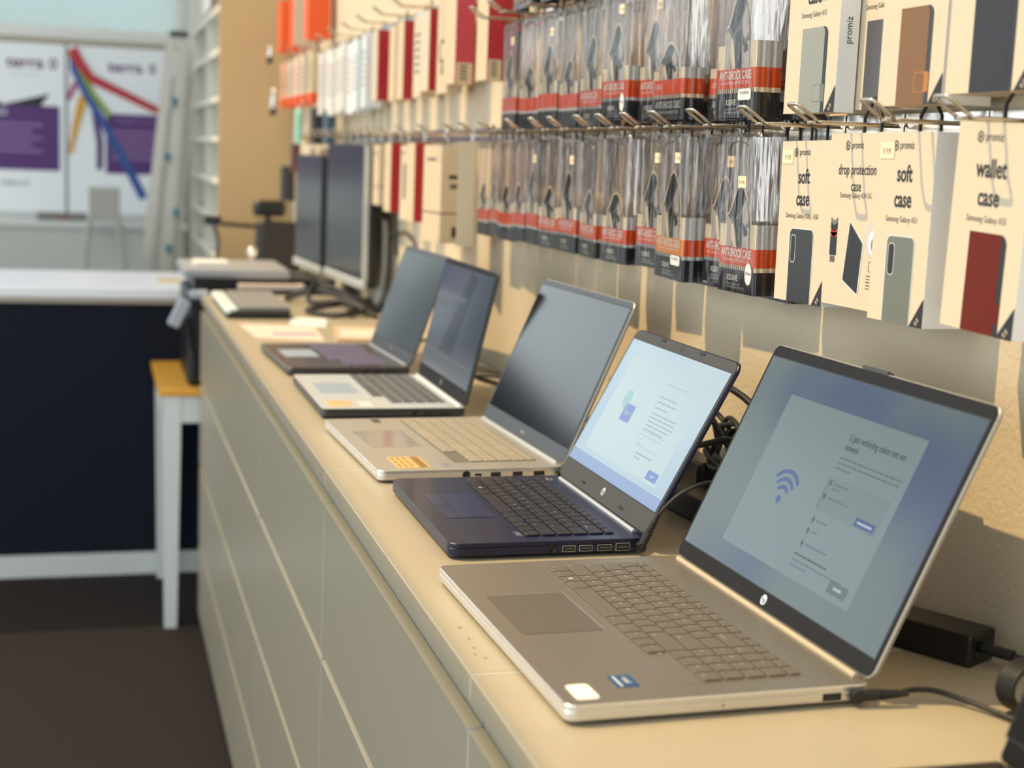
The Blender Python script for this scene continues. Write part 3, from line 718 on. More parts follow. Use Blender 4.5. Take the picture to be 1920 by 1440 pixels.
b = MB(); b.box(-0.022, 0.022, -0.05, 0.05, 0, 0.052, BLACKP, bev=0.008); tag(b.build('charger_block', X=T(0.448, 0.60, 1.0) @ Rz(0.05)), 'glossy black charger block under the tangled cables', 'charger')
# tangle behind grey laptop
cable('thin_cable', 'thin black cable looped on the counter behind the grey laptop', [(0.41+0.045*math.cos(a)+0.008*math.sin(2*a), 1.36+0.10*math.sin(a)+0.01*a, 1.006+0.022*abs(math.sin(a*0.5))) for a in [0.5*i for i in range(30)]], 0.0022)
b = MB(); b.box(-0.018, 0.018, -0.025, 0.025, 0, 0.04, BLACKP, bev=0.004); tag(b.build('mains_plug', X=T(0.405, 1.33, 1.012) @ Ry(0.5)), 'black mains plug lying in the cable loop by the wall', 'plug')
cable('hanging_cable', 'black cable behind the farthest laptop lid', [(0.36, 1.62, 1.004), (0.40, 1.70, 1.05), (0.39, 1.78, 1.09), (0.41, 1.86, 1.03), (0.38, 1.92, 1.004), (0.42, 1.98, 1.03), (0.40, 2.1, 1.004)], 0.004)

# ------------------------------------------------------------------ hooks and rails on the wall
RX = 0.470
def make_hook():
    t = thing('display_hook', 'x', 'hook', (RX, 0, 0), 0)
    b = MB()
    h = 0.0105; pts = [(0.004, -h, 0), (-0.082, -h, 0), (-0.088, -h, 0.001), (-0.108, -h, 0.0145), (-0.111, -h*0.6, 0.0163), (-0.111, h*0.6, 0.0163), (-0.108, h, 0.0145), (-0.088, h, 0.001), (-0.082, h, 0), (0.004, h, 0)]
    b.tube(pts, 0.0019, CHROMED, 7, sub=3); b.build('wire', t)
    b = MB(); b.box(0.0015, 0.0042, -0.013, 0.013, -0.014, 0.012, CHROME); b.tube([(0.0, -0.016, 0.002), (0.0, 0.016, 0.002)], 0.0036, CHROME, 8, sub=1); b.build('bracket', t)
    return t
hook0 = make_hook(); hook_used = [False]
def hook(y, z, label, group=None):
    if not hook_used[0]:
        hook_used[0] = True; hook0.location = (RX, y, z); hook0['label'] = label
        if group: hook0['group'] = group
        return hook0
    return dup(hook0, (RX, y, z), label=label, group=group)
def rail(y0, y1, z, label):
    b = MB(); b.box(RX+0.005, RX+0.009, y0, y1, z-0.014, z+0.012, CHROME)
    y = y0+0.05
    while y < y1: b.box(RX+0.009, WX, y-0.008, y+0.008, z-0.008, z+0.008, CHROMED); y += 0.3
    return tag(b.build('hook_rail'), label, 'rail', 'chrome hook rails on the wall')
ZL, ZU, ZF, Z3 = 1.465, 1.668, 1.752, 1.872
rail(-0.5, 4.6, ZL, 'long chrome rail of the lower product row')
rail(-0.5, 1.66, ZU, 'chrome rail of the upper product row above the clear cases')
rail(1.72, 5.0, ZF, 'chrome rail above the red and white boxes')
rail(0.5, 1.70, Z3, 'chrome rail above the upper clear cases, mostly out of view')

# ------------------------------------------------------------------ hanging packages
def place(o, x, y, z, yaw=0, roll=0, pitch=0):
    """hang point at (x,y,z); package front faces the room"""
    o.matrix_world = T(x, y, z) @ Rz(-PI/2+yaw) @ Ry(roll) @ Rx(pitch); return o
def hanger(t, t2, up, th=0.0018, hw=0.017):
    b = MB(); zz = up+0.016
    b.tube([(-hw, 0, -0.004), (-hw, 0, zz*0.45), (0, 0, zz), (hw, 0, zz*0.45), (hw, 0, -0.004)], th, BLACKP, 6, sub=1); b.build('hanger', t)
WIN = mat('case_window_dark', (36, 37, 38), 0.35)
def promiz(name, label, lines, model, picture, w=0.108, h=0.172, th=0.032, sticker=None, group='boxed phone cases on the wall hooks', tri=True, up=0.018):
    t = thing(name, label, 'phone case box', (0, 0, 0), 0, group)
    b = MB(); b.box(-w/2, w/2, -th/2, th/2, -h, 0, CREAM); b.box(w/2, w/2+0.0002, -th/2, th/2, -h, 0, SIDEW); b.build('carton', t)
    yf = -th/2-0.0003
    hanger(t, th, up)
    b = MB()
    lz = -h*0.085
    # small hexagon mark + maker name
    hx = -w*0.19; r = 0.0052
    hexa = [(hx+r*0.9*math.sin(PI/3*k), lz+0.0025+r*math.cos(PI/3*k)) for k in range(6)]
    b.poly(hexa, yf, INK); b.poly([(hx+(p-hx)*0.72, lz+0.0025+(q-lz-0.0025)*0.72) for p, q in hexa], yf-0.0001, CREAM)
    b.poly([(hx-0.0015, lz-0.001), (hx+0.0026, lz+0.0025), (hx-0.0015, lz+0.006)], yf-0.0002, INK)
    b.text('promiz', -w*0.12, lz-0.0005, 0.0105, yf, INK, al='LEFT', sx=0.80)
    z = lz-0.030 if len(lines[0]) < 7 else lz-0.026
    for k, ln in enumerate(lines):
        sz = 0.0215 if len(lines[0]) < 7 else 0.0150
        b.text(ln, 0, z, sz, yf, INK, sx=0.78, bold=0.022 if len(lines[0]) < 7 else 0.010); z -= sz*1.08
    b.text(model, 0, z+0.0095, 0.0078, yf, INKG, sx=0.82)
    b.build('lettering', t)
    b = MB(); picture(b, w, h, yf); b.build('product_picture', t)
    if tri:
        b = MB(); b.poly([(w/2-0.021, -h), (w/2, -h), (w/2, -h+0.027)], yf-0.0002, INK); b.text('8.8', w/2-0.007, -h+0.004, 0.006, yf-0.0004, CREAM, rot=0.9); b.build('corner_flash', t)
    b = MB(); X = T(w/2+0.0006, 0, -h*0.55) @ Rz(PI/2)
    b.text('promiz', 0, -0.003, 0.0105, 0, INK, X @ Ry(-PI/2), sx=0.9); b.build('side_lettering', t)
    if sticker:
        b = MB(); b.box(-w/2+0.003, -w/2+0.027, yf-0.0003, yf, -h*0.14, -h*0.055, STICK); b.text(sticker, -w/2+0.015, -h*0.115, 0.0075, yf-0.0005, INKG, sx=0.7); b.build('price_sticker', t)
    return t
def rpoly(x0, x1, z0, z1, r, n=5, corners=(1, 1, 1, 1)):
    o = []
    for (cx, cz, a0, on) in ((x1, z1, 0, corners[0]), (x0, z1, 90, corners[1]), (x0, z0, 180, corners[2]), (x1, z0, 270, corners[3])):
        sx = 1 if cx == x1 else -1; sz = 1 if cz == z1 else -1
        if not on: o.append((cx, cz)); continue
        for k in range(n+1):
            a = math.radians(a0+90*k/n); o.append((cx-sx*r+r*math.cos(a), cz-sz*r+r*math.sin(a)))
    return o
def pic_phone(body, edge, cam_c=None, full=False):
    def f(b, w, h, y):
        x0, x1 = -w*0.22, w*0.26; zt = -h*0.545
        b.poly(rpoly(x0-0.0012, x1+0.0012, -h, zt+0.0012, 0.007, corners=(1, 1, 0, 0)), y, edge)
        b.poly(rpoly(x0, x1, -h, zt, 0.006, corners=(1, 1, 0, 0)), y-0.0001, body)
        if cam_c: b.poly(rpoly(x0+0.003, x0+0.014, zt-0.036, zt-0.006, 0.0045), y-0.0002, GREYW); b.poly(rpoly(x0+0.0038, x0+0.0132, zt-0.0352, zt-0.0068, 0.004), y-0.0003, cam_c)
    return f
def pic_wallet(leather, edge, strap):
    def f(b, w, h, y):
        x0, x1 = -w*0.20, w*0.24; zt = -h*0.52
        b.poly(rpoly(x0, x1+0.0065, -h, zt, 0.008, corners=(1, 0, 0, 0)), y, edge)
        b.poly(rpoly(x0, x1, -h, zt, 0.006, corners=(1, 0, 0, 0)), y-0.0001, leather)
        b.poly(rpoly(x1-0.018, x1+0.006, -h*0.94, -h*0.84, 0.002), y-0.0002, strap)
        b.poly(rpoly(x1-0.017, x1-0.002, -h*0.935, -h*0.845, 0.002), y-0.0003, leather)
    return f
def pic_drop(b, w, h, y):
    b.poly([(-w*0.06, -h*0.50), (w*0.20, -h*0.62), (w*0.15, -h*0.93), (-w*0.14, -h*0.85)], y, GREYW)
    b.poly([(-w*0.055, -h*0.51), (w*0.18, -h*0.625), (w*0.135, -h*0.915), (-w*0.13, -h*0.845)], y-0.0001, BLACKPR)
    b.ell(w*0.34, -h*0.60, 0.017, 0.017, y-0.0002, PICL); b.ell(w*0.37, -h*0.615, 0.011, 0.012, y-0.0003, WHITEPR); b.ell(w*0.385, -h*0.625, 0.007, 0.008, y-0.0004, PICM)
    for z, m in ((-h*0.485, PICM), (-h*0.515, BLACKPR), (-h*0.545, RED)):
        b.poly([(-w*0.40, z), (-w*0.34, z-0.004), (-w*0.28, z), (-w*0.28, z-0.006), (-w*0.34, z-0.010), (-w*0.40, z-0.006)], y, m)
    b.rect(-w*0.40, -w*0.28, -h*0.71, -h*0.60, y, BLACKPR); b.rect(-w*0.40, -w*0.28, -h*0.60, -h*0.575, y, RED); b.rect(-w*0.385, -w*0.30, -h*0.75, -h*0.715, y, INKG)
    b.poly(rpoly(w*0.30, w*0.38, -h*0.78, -h*0.72, 0.002), y, INKG); b.poly(rpoly(w*0.315, w*0.365, -h*0.775, -h*0.725, 0.001), y-0.0001, CREAM)
    for k in range(5): b.rect(w*0.27, w*0.45, -h*(0.80+0.018*k), -h*(0.806+0.018*k), y, INKG)
GREENG = mat('sage_case', (104, 108, 98), 0.4, var=0.1); BROWN = mat('brown_leather', (122, 88, 58), 0.6, bump=0.2, bscale=900); MAROON = mat('maroon_leather', (98, 26, 10), 0.6, spec=0.25)
NAVYL = mat('midnight_leather', (22, 22, 30), 0.45); SLATE = mat('slate_leather', (76, 76, 82), 0.4); TANS = mat('tan_strap', (176, 112, 58), 0.6)
SAGE = mat('pale_sage_leather', (132, 134, 122), 0.35, coat=0.2)
FX = 0.424   # hang line distance of the fronts
b1 = promiz('phone_case_box', 'white soft case box with a black phone, left of the drop protection box', ['soft', 'case'], 'Samsung Galaxy A30s / A50', pic_phone(WIN, GREYW, BLACKPR), sticker='\u20ac 9.95', w=0.107, h=0.171, th=0.030)
place(b1, 0.444, 0.320, 1.449, 0.02, -0.012, 0)
b2 = promiz('phone_case_box', 'white drop protection case box with a tilted black phone picture', ['drop protection', 'case'], 'Samsung Galaxy A34 5G', pic_drop, w=0.116, h=0.172, th=0.028, tri=False)
place(b2, 0.4430, 0.206, 1.4565, 0.0, -0.01, 0)
b3 = promiz('phone_case_box', 'white soft case box with a grey green phone and white side, lower row', ['soft', 'case'], 'Samsung Galaxy A51', pic_phone(GREENG, GREYW, BLACKPR), sticker='\u20ac 9.95', w=0.094, h=0.175, th=0.046)
place(b3, 0.441, 0.097, 1.4565, 0.03, 0.0, 0)
b4 = promiz('phone_case_box', 'white wallet case box with a maroon leather case picture', ['wallet', 'case'], 'Samsung Galaxy A55', pic_wallet(MAROON, BLACKPR, MAROON), w=0.099, h=0.173, th=0.040)
place(b4, 0.432, -0.050, 1.463, 0.05, 0.035, 0)
HU = 0.180
u1 = promiz('phone_case_box', 'white soft case box with a pale sage wallet, upper row beside the clear cases', ['soft', 'case'], 'Samsung Galaxy A15', pic_wallet(SAGE, BLACKPR, GREENG), w=0.110, h=HU, th=0.022)
place(u1, 0.430, 0.302, 1.477+HU, 0.02, 0, 0)
u2 = promiz('phone_case_box', 'white case box with a slate wallet, upper row behind the brown wallet box', ['wallet', 'case'], 'Samsung Galaxy A25', pic_wallet(SLATE, BLACKPR, SLATE), w=0.108, h=HU, th=0.024)
place(u2, 0.4560, 0.212, 1.480+HU, 0, 0, 0)
u3 = promiz('phone_case_box', 'white wallet case box with a brown leather case and tan strap, upper row', ['wallet', 'case'], 'Samsung Galaxy A35', pic_wallet(BROWN, WIN, TANS), w=0.106, h=HU, th=0.050)
place(u3, 0.438, 0.093, 1.480+HU, 0.02, 0, 0)
u4 = promiz('phone_case_box', 'white wallet case box with a midnight blue case, top right corner', ['wallet', 'case'], 'Samsung Galaxy S24', pic_wallet(NAVYL, BLACKPR, NAVYL), w=0.118, h=HU, th=0.050)
place(u4, 0.432, -0.038, 1.487+HU, 0.02, 0, 0)
for k, (src, yy, zz, lb) in enumerate(((b1, 0.335, 1.449, 'white case box hanging behind the lower soft case box with the black phone'), (b3, 0.075, 1.455, 'white case box hanging behind the grey green phone box'))):
    pass

# hooks of the near rows, each named by what hangs on it
for y, z, l in ((0.335, ZL, 'chrome double hook holding the soft case box with the black phone'), (0.215, ZL, 'chrome double hook holding the drop protection case box'),
                (0.070, ZL, 'chrome double hook above the grey green phone box'), (-0.050, ZL, 'chrome double hook holding the maroon wallet case box'),
                (0.305, ZU, 'chrome hook of the upper pale sage wallet box'), (0.192, ZU, 'chrome hook of the upper slate wallet box'),
                (0.085, ZU, 'chrome hook of the upper brown wallet box'), (-0.040, ZU, 'chrome hook of the midnight blue wallet box')):
    hook(y, z, l)

# clear anti-shock packs
def shock(name, label, w, h, th, P, detail=True, group='clear plastic phone case packs on the wall hooks'):
    t = thing(name, label, 'phone case pack', (0, 0, 0), 0, group)
    yf = -th/2; zb = -h
    H = lambda f: zb+h*f
    b = MB()     # printed insert: front and sides
    blk, wh, org, top = P['z']      # upper limits of black, white line, colour band, pale band
    fy = yf+0.0012; C1 = P['c']
    sx = w/2-0.0012; ly = th*0.32
    def band(z0, z1, mf, ms):
        b.rect(-sx, sx, z0, z1, fy, mf)
        b.quad([(sx, fy, z0), (sx, ly, z0), (sx, ly, z1), (sx, fy, z1)], ms)
        b.quad([(-sx, ly, z0), (-sx, fy, z0), (-sx, fy, z1), (-sx, ly, z1)], ms)
    band(H(0.0), H(blk), BLACKPR, BLACKPR); band(H(blk), H(wh), P.get('line', GREYW), P.get('line', GREYW)); band(H(wh), H(org), C1, ORANGE)
    b.quad([(sx, fy, H(org)), (sx, ly, H(org)), (sx, ly, H(top)), (sx, fy, H(top))], GREYW)
    b.quad([(-sx, ly, H(org)), (-sx, fy, H(org)), (-sx, fy, H(top)), (-sx, ly, H(top))], GREYW)
    b.rect(-sx, -sx+w*0.17, H(org), H(top-0.01), fy, CREAMP); b.rect(sx-w*0.19, sx, H(org), H(top), fy, CREAMP)
    if detail:
        n = 18
        for k in range(n):
            x = -sx+2*sx*k/n; b.rect(x, x+sx/n, H(blk), H(wh), fy-0.0001, HATCH)
        if P.get('hatch'):
            for k in range(26):
                x = -sx+w*k/28; b.poly([(x, H(0.01)), (x+0.0012, H(0.01)), (min(x+0.008, sx), H(blk)-0.001), (min(x+0.0065, sx), H(blk)-0.001)], fy-0.0001, HATCH)
    b.build('printed_insert', t)
    b = MB()     # peaked picture of armour
    ax = P.get('ax', 0.02)*w; aw = w*0.31; z0 = H(org); z1 = H(P['peak'])
    def arch(k, dz): 
        pts = [(-1.0, 0), (1.0, 0), (1.0, 0.42), (0.86, 0.62), (0.62, 0.80), (0.35, 0.94), (0.08, 1.0), (-0.22, 0.93), (-0.5, 0.74), (-0.8, 0.55), (-1.0, 0.5)]
        return [(ax+a*aw*k, z0+(z1-z0+dz)*c) for a, c in pts]
    b.poly(arch(1.10, 0.003), fy-0.0002, CREAMP); b.poly(arch(1.0, 0), fy-0.0003, PICM)
    hh = z1-z0
    def shp(pts, m, k): b.poly([(ax+a*aw, z0+c*hh) for a, c in pts], fy-0.0003-0.0001*k, m)
    shp([(-0.75, 0.55), (-0.45, 0.76), (-0.2, 0.93), (0.08, 0.985), (0.35, 0.9), (0.3, 0.7), (0.0, 0.56), (-0.4, 0.45)], PICD, 1)
    shp([(0.25, 0.62), (0.55, 0.80), (0.72, 0.66), (0.85, 0.45), (0.6, 0.36), (0.35, 0.42)], PICL, 2)
    shp([(-0.95, 0.5), (-0.6, 0.42), (-0.45, 0.2), (-0.6, 0.0), (-0.95, 0.0)], PICL, 1)
    shp([(-0.62, 0.36), (-0.45, 0.40), (-0.25, 0.18), (-0.12, 0.0), (-0.40, 0.0), (-0.5, 0.12)], CREAMP, 2)
    shp([(-0.35, 0.44), (0.1, 0.48), (0.3, 0.3), (0.22, 0.0), (-0.1, 0.0), (-0.2, 0.2)], PICD, 2)
    shp([(0.35, 0.30), (0.9, 0.34), (0.95, 0.0), (0.4, 0.0)], PICL, 2); shp([(0.38, 0.36), (0.75, 0.30), (0.82, 0.22), (0.5, 0.18)], PICD, 3)
    shp([(0.02, 0.34), (0.18, 0.33), (0.12, 0.1), (0.0, 0.12)], PICM, 3)
    b.build('printed_picture', t)
    if detail:
        b = MB(); y = fy-0.0006
        if P.get('low'):
            b.text('ANTI-SHOCK CASE', w*0.02, H(blk*0.55), 0.0125, y, GREYW, sx=0.80*w/0.108, bold=0.02); b.text('MICRO-ARMOR SUPER PROTECTION', w*0.02, H(blk*0.28), 0.0056, y, GREYW, sx=0.82*w/0.108)
            b.text('XSSIVE', -w*0.30, H(wh+(org-wh)*0.4), 0.009, y, WHITEPR, sx=0.9)
        else:
            b.text('ANTI-SHOCK CASE', -w*0.02, H(wh+(org-wh)*0.46), 0.0135, y, WHITEPR, sx=0.74*w/0.108, bold=0.03); b.text('MICRO-ARMOR SUPER PROTECTION', -w*0.02, H(wh+(org-wh)*0.20), 0.0054, y, WHITEPR, sx=0.86*w/0.108)
            b.text('XSSIVE', -w*0.10, H(blk*0.52), 0.0092, y, WHITEPR, sx=1.05, bold=0.01); b.text('SPECIALLY DESIGNED FOR', -w*0.06, H(blk*0.32), 0.0036, y, GREYW, sx=0.8)
            b.text('YOUR SMARTPHONE PROTECTION', -w*0.02, H(blk*0.18), 0.0036, y, GREYW, sx=0.8)
        b.build('lettering', t)
    if P.get('dot'):
        b = MB(); 
        if P['dot'] == 'oval':
            b.ell(w*0.35, H(blk*0.90), 0.0085, 0.0125, yf-0.0004, GREYW); b.text('S20 Ultra', w*0.35, H(blk*0.87), 0.0048, yf-0.0006, INK, sx=0.8)
        else:
            b.poly(rpoly(w*0.10, w*0.42, H(blk-0.045), H(blk+0.022), 0.003), yf-0.0004, GREYW); b.text('For A30S Max', w*0.26, H(blk-0.01), 0.0052, yf-0.0006, INK, sx=0.75)
        b.build('model_sticker', t)
    if P.get('price'):
        b = MB(); px, pz = P['price']; b.box(px*w, px*w+0.020, yf-0.0004, yf-0.0001, H(pz), H(pz)+0.013, STICK); b.text('\u20ac 19.95', px*w+0.010, H(pz)+0.004, 0.0058, yf-0.0006, INKG, sx=0.75); b.build('price_sticker', t)
    # clear shell, ribbed sides
    b = MB()
    out = [(-w/2, yf), (w/2-0.004, yf)]
    nr = 5
    for k in range(nr+1):
        yy = yf+0.003+(th-0.006)*k/nr
        out.append((w/2-(0.0016 if k % 2 else 0), yy))
    out += [(w/2-0.004, th/2), (-w/2+0.004, th/2)]
    for k in range(nr, -1, -1):
        yy = yf+0.003+(th-0.006)*k/nr; out.append((-w/2+(0.0016 if k % 2 else 0), yy))
    n = len(out); levels = [(H(0.0), 1.0), (H(0.90), 1.0), (H(0.975), 0.97), (0.0, 0.90)]
    vs = []
    for z, k in levels: vs += [(x*k, y*k, z) for x, y in out]
    L = len(levels)
    for q in range(L-1):
        for i in range(n):
            j = (i+1) % n; side = abs(out[i][0]) > w/2-0.0045 and abs(out[j][0]) > w/2-0.0045
            b.add([vs[q*n+i], vs[q*n+j], vs[(q+1)*n+j], vs[(q+1)*n+i]], [(0, 1, 2, 3)], FILMD if side else FILM)
    b.add(vs[(L-1)*n:], [list(range(n))], FILM)
    # moulded front ridge
    b.tube([(-w*0.30, yf-0.0005, H(0.52)), (-w*0.30, yf-0.0005, H(0.90)), (w*0.26, yf-0.0005, H(0.90)), (w*0.26, yf-0.0005, H(0.55))], 0.0012, FILM, 5, sub=4)
    # grey tray inside, behind the picture
    b.build('clear_shell', t)
    hanger(t, th, 0.012)
    return t
PA = dict(z=(0.145, 0.172, 0.287, 0.437), c=ORANGE, peak=0.67, dot='oval', price=(-0.02, 0.66), line=CREAMP)
PC = dict(z=(0.150, 0.175, 0.287, 0.438), c=ORANGEY, peak=0.735, dot='tag', price=(0.10, 0.80))
PD = dict(z=(0.147, 0.170, 0.295, 0.40), c=ORANGER, peak=0.71, price=(0.10, 0.78))
PF = dict(z=(0.135, 0.158, 0.272, 0.37), c=ORANGER, peak=0.545, price=None)
PU = dict(z=(0.150, 0.178, 0.295, 0.45), c=ORANGE, peak=0.765, dot='tag', hatch=True, price=(0.15, 0.80), line=CREAMP)
PV = dict(z=(0.145, 0.170, 0.272, 0.345), c=ORANGER, peak=0.51, low=True, hatch=True, price=None, line=CREAMP)
HL = 0.180
protos = {}
def pk(key, P, w, h, th, label, x, y, zt, yaw=0, roll=0, pitch=0, detail=True):
    if key not in protos:
        o = shock('clear_case_pack', label, w, h, th, P, detail); protos[key] = o
    else:
        o = dup(protos[key], (0, 0, 0), label=label)
    place(o, x, y, zt, yaw, roll, pitch); return o
# lower row, near to far
pk('A2', PD, 0.094, HL, 0.030, 'clear case pack behind the one with the oval sticker, lower row', 0.4655, 0.425, 1.450, -0.03, 0.0)
pk('A', PA, 0.094, 0.182, 0.036, 'clear anti-shock case pack with an oval sticker, lower row beside the white boxes', 0.4290, 0.448, 1.458, 0.04, 0.0, 0.02)
pk('B', PD, 0.094, HL, 0.034, 'clear case pack between the amber one and the oval sticker one, lower row', 0.4500, 0.540, 1.458, 0.03, 0.0)
pk('C2', PD, 0.100, HL, 0.030, 'clear case pack hanging behind the amber banded one', 0.4650, 0.642, 1.449, 0.0, 0.0)
pk('C', PC, 0.108, 0.184, 0.036, 'clear anti-shock case pack with an amber band, lower row', 0.4290, 0.652, 1.458, -0.04, 0.01, 0.01)
pk('D', PD, 0.094, HL, 0.034, 'clear case pack with a coral band, half hidden left of the amber one', 0.4440, 0.765, 1.460, 0.03, 0.0)
pk('E', PF, 0.096, HL, 0.036, 'clear case pack with a low peaked picture, lower row next to the half hidden one', 0.4340, 0.880, 1.457, 0.03, 0.0)
G2 = 'clear case packs in the blurred part of the lower row'
ys = [(1.005, 'F', PF), (1.110, 'G', PD), (1.212, 'F', PF), (1.308, 'Gs', PD), (1.392, 'Fs', PF), (1.476, 'Fs', PF), (1.558, 'Fs', PF), (1.638, 'Fs', PF)]
ordl = ['with a bright crinkled top, lower row', 'with a round seal by its coral band, lower row', 'lower row, under the small chrome tip', 'narrow, lower row, deep in the blur',
        'first of the thin three with orange edges, lower row', 'middle of the thin three with orange edges, lower row', 'last of the thin three with orange edges, lower row', 'farthest of the lower row, beside the cream boxes']
for k, (yy, key, P) in enumerate(ys):
    pk(key, P, 0.078 if key[-1] == 's' else 0.092, HL-0.004*(k % 2), 0.034, 'clear case pack '+ordl[k], 0.436, yy, 1.456-(0.004 if k % 2 else 0), 0.06*((k % 3)-1), 0, 0.0, k < 2)
for y, l in ((0.478, 'chrome hook of the oval sticker case pack'), (0.602, 'chrome hook of the amber banded case pack'), (0.705, 'chrome hook left of the amber banded case pack, lower row'), (0.805, 'chrome hook of the half hidden coral case pack, lower row'),
             (0.90, 'chrome hook above the low peaked case pack, lower row'), (1.03, 'chrome hook above the crinkled case pack, lower row'), (1.13, 'chrome hook above the coral pack with round seal'), (1.27, 'chrome hook in the blurred lower row, near the narrow pack'), (1.45, 'chrome hook in the blurred lower row, above the thin three packs'), (1.60, 'chrome hook of the farthest lower clear pack')):
    hook(y, ZL, l)
# upper row
HB = 0.188
pk('UA2', PU, 0.096, HB, 0.034, 'clear case pack behind the large armour picture, upper row', 0.4655, 0.440, 1.473+HB, 0.0)
pk('UA', PU, 0.104, HB, 0.040, 'clear anti-shock case pack with the large armour picture, upper row', 0.4270, 0.468, 1.474+HB, 0.02, 0.0, 0.01)
pk('UB', PV, 0.094, HB, 0.030, 'clear case pack seen edge on left of the large armour picture, upper row', 0.4560, 0.568, 1.474+HB, 0.06)
pk('UC2', PV, 0.100, HB, 0.034, 'clear case pack behind the black footed anti-shock pack, upper row', 0.4655, 0.672, 1.474+HB, 0.0)
pk('UC', PV, 0.112, HB, 0.036, 'clear anti-shock case pack with its lettering in the black foot, upper row', 0.4290, 0.688, 1.475+HB, -0.02, 0.0, 0.01)
pk('UD', PD, 0.094, HB, 0.034, 'clear case pack left of the black footed one, upper row', 0.4480, 0.796, 1.476+HB, 0.02)
pk('UE', dict(PD, dot='oval', c=ORANGE), 0.100, HB, 0.040, 'clear case pack with an oval sticker at its foot, upper row', 0.4340, 0.900, 1.477+HB, 0.03)
pk('UF', dict(PD, c=ORANGER, price=None), 0.108, HB, 0.036, 'clear case pack with a tall dark picture and coral band, upper row', 0.4340, 1.012, 1.468+HB, -0.03)
ul = ['clear case pack with a small peaked picture, upper row in the blur', 'clear case pack with a bright reflecting front, upper row in the blur', 'clear case pack tucked behind the bright reflecting one, upper row', 'farthest clear case pack of the upper row, beside the red boxes']
for k, yy in enumerate((1.128, 1.24, 1.35, 1.475)):
    pk('UG%d' % (k % 2), PF if k == 0 else PD, 0.100, HB, 0.036, ul[k], 0.436, yy, 1.470+HB, 0.03*((k % 3)-1), detail=False)
for y, l in ((0.48, 'chrome hook of the large armour picture pack, upper row'), (0.60, 'chrome hook of the edge on clear pack, upper row'), (0.72, 'chrome hook of the black footed pack, upper row'), (0.82, 'chrome hook left of the black footed pack, upper row'), (0.91, 'chrome hook of the upper oval sticker pack'),
             (1.03, 'chrome hook of the tall dark picture pack, upper row'), (1.14, 'chrome hook of the small peaked picture pack, upper row'), (1.27, 'chrome hook of the bright reflecting pack, upper row'), (1.41, 'bare chrome hook tip in front of the red boxes, lower of two'), (1.54, 'bare chrome hook tip in front of the red boxes, farther of two')):
    hook(y, ZU, l)
# bottoms of the topmost row that show along the picture's top edge
for k, (yy, l) in enumerate(((1.10, 'clear case pack of the topmost row, only its foot showing, nearest'), (1.24, 'clear case pack of the topmost row with a bright foot, middle one'), (1.40, 'clear case pack of the topmost row, orange edge showing beside the red boxes'))):
    pk('UG0', PD, 0.124, 0.188, 0.036, l, 0.434, yy, 1.674+HB, 0.04*(k-1), detail=False); 
    hook(yy+0.01, Z3, ['chrome hook of the nearest topmost pack, above the picture edge', 'chrome hook of the middle topmost pack, above the picture edge', 'chrome hook of the far topmost pack, above the picture edge'][k])

# ------------------------------------------------------------------ far boxes
def carton(name, label, x, y, zt, w, h, th, front, side, yaw=0, deco=None, cat='boxed accessory', group=None, roll=0, hang=True):
    t = thing(name, label, cat, (0, 0, 0), 0, group)
    b = MB(); b.box(-w/2, w/2, -th/2, th/2, -h, 0, front)
    b.box(w/2, w/2+0.0006, -th/2, th/2, -h, 0, side); b.box(-w/2-0.0006, -w/2, -th/2, th/2, -h, 0, side)
    b.build('carton', t)
    b = MB(); yf = -th/2-0.0004
    if deco == 'label':
        b.box(w/2+0.0006, w/2+0.0012, -th*0.42, th*0.42, -h, -h*0.78, CREAM2)
        for k in range(5): b.box(w/2+0.0012, w/2+0.0016, -th*0.25, th*0.15, -h*0.96+k*h*0.035, -h*0.945+k*h*0.035, INK)
        b.build('barcode_label', t)
    elif deco == 'phone':
        b.poly(rpoly(-w*0.05, w*0.30, -h*0.72, -h*0.25, 0.005), yf, INKG); b.rect(-w*0.3, w*0.1, -h*0.12, -h*0.09, yf, INK); b.build('printed_picture', t)
    elif deco == 'circle':
        arc(b, 0, -h*0.55, w*0.25, w*0.08, 0, 360, yf, INK, 20); b.rect(-w*0.1, w*0.1, -h*0.80, -h*0.70, yf, INKG); b.build('printed_picture', t)
    elif deco == 'spine':
        b.box(w/2+0.0006, w/2+0.001, -th*0.25, th*0.25, -h*0.34, -h*0.30, INK); b.box(w/2+0.0006, w/2+0.001, -th*0.2, th*0.2, -h*0.44, -h*0.39, INKG)
        b.box(w/2+0.0006, w/2+0.001, -th*0.1, th*0.1, -h*0.94, -h*0.83, INK); b.box(-w/2, w/2+0.001, -th/2-0.0005, th/2, -h*0.70, -h*0.685, INKG)
        b.rect(-w*0.3, w*0.2, -h*0.16, -h*0.13, yf, INKG); b.build('lettering', t)
    elif deco == 'text':
        for k in range(6): b.rect(-w*0.3, w*0.3, -h*(0.25+0.09*k), -h*(0.22+0.09*k), yf, INKG)
        b.build('lettering', t)
    if hang: hanger(t, th, 0.010, 0.0014)
    place(t, x, y, zt, yaw, roll); return t
ROWU = 'boxes hanging in the upper far row'; ROWL = 'boxes hanging in the lower far row'
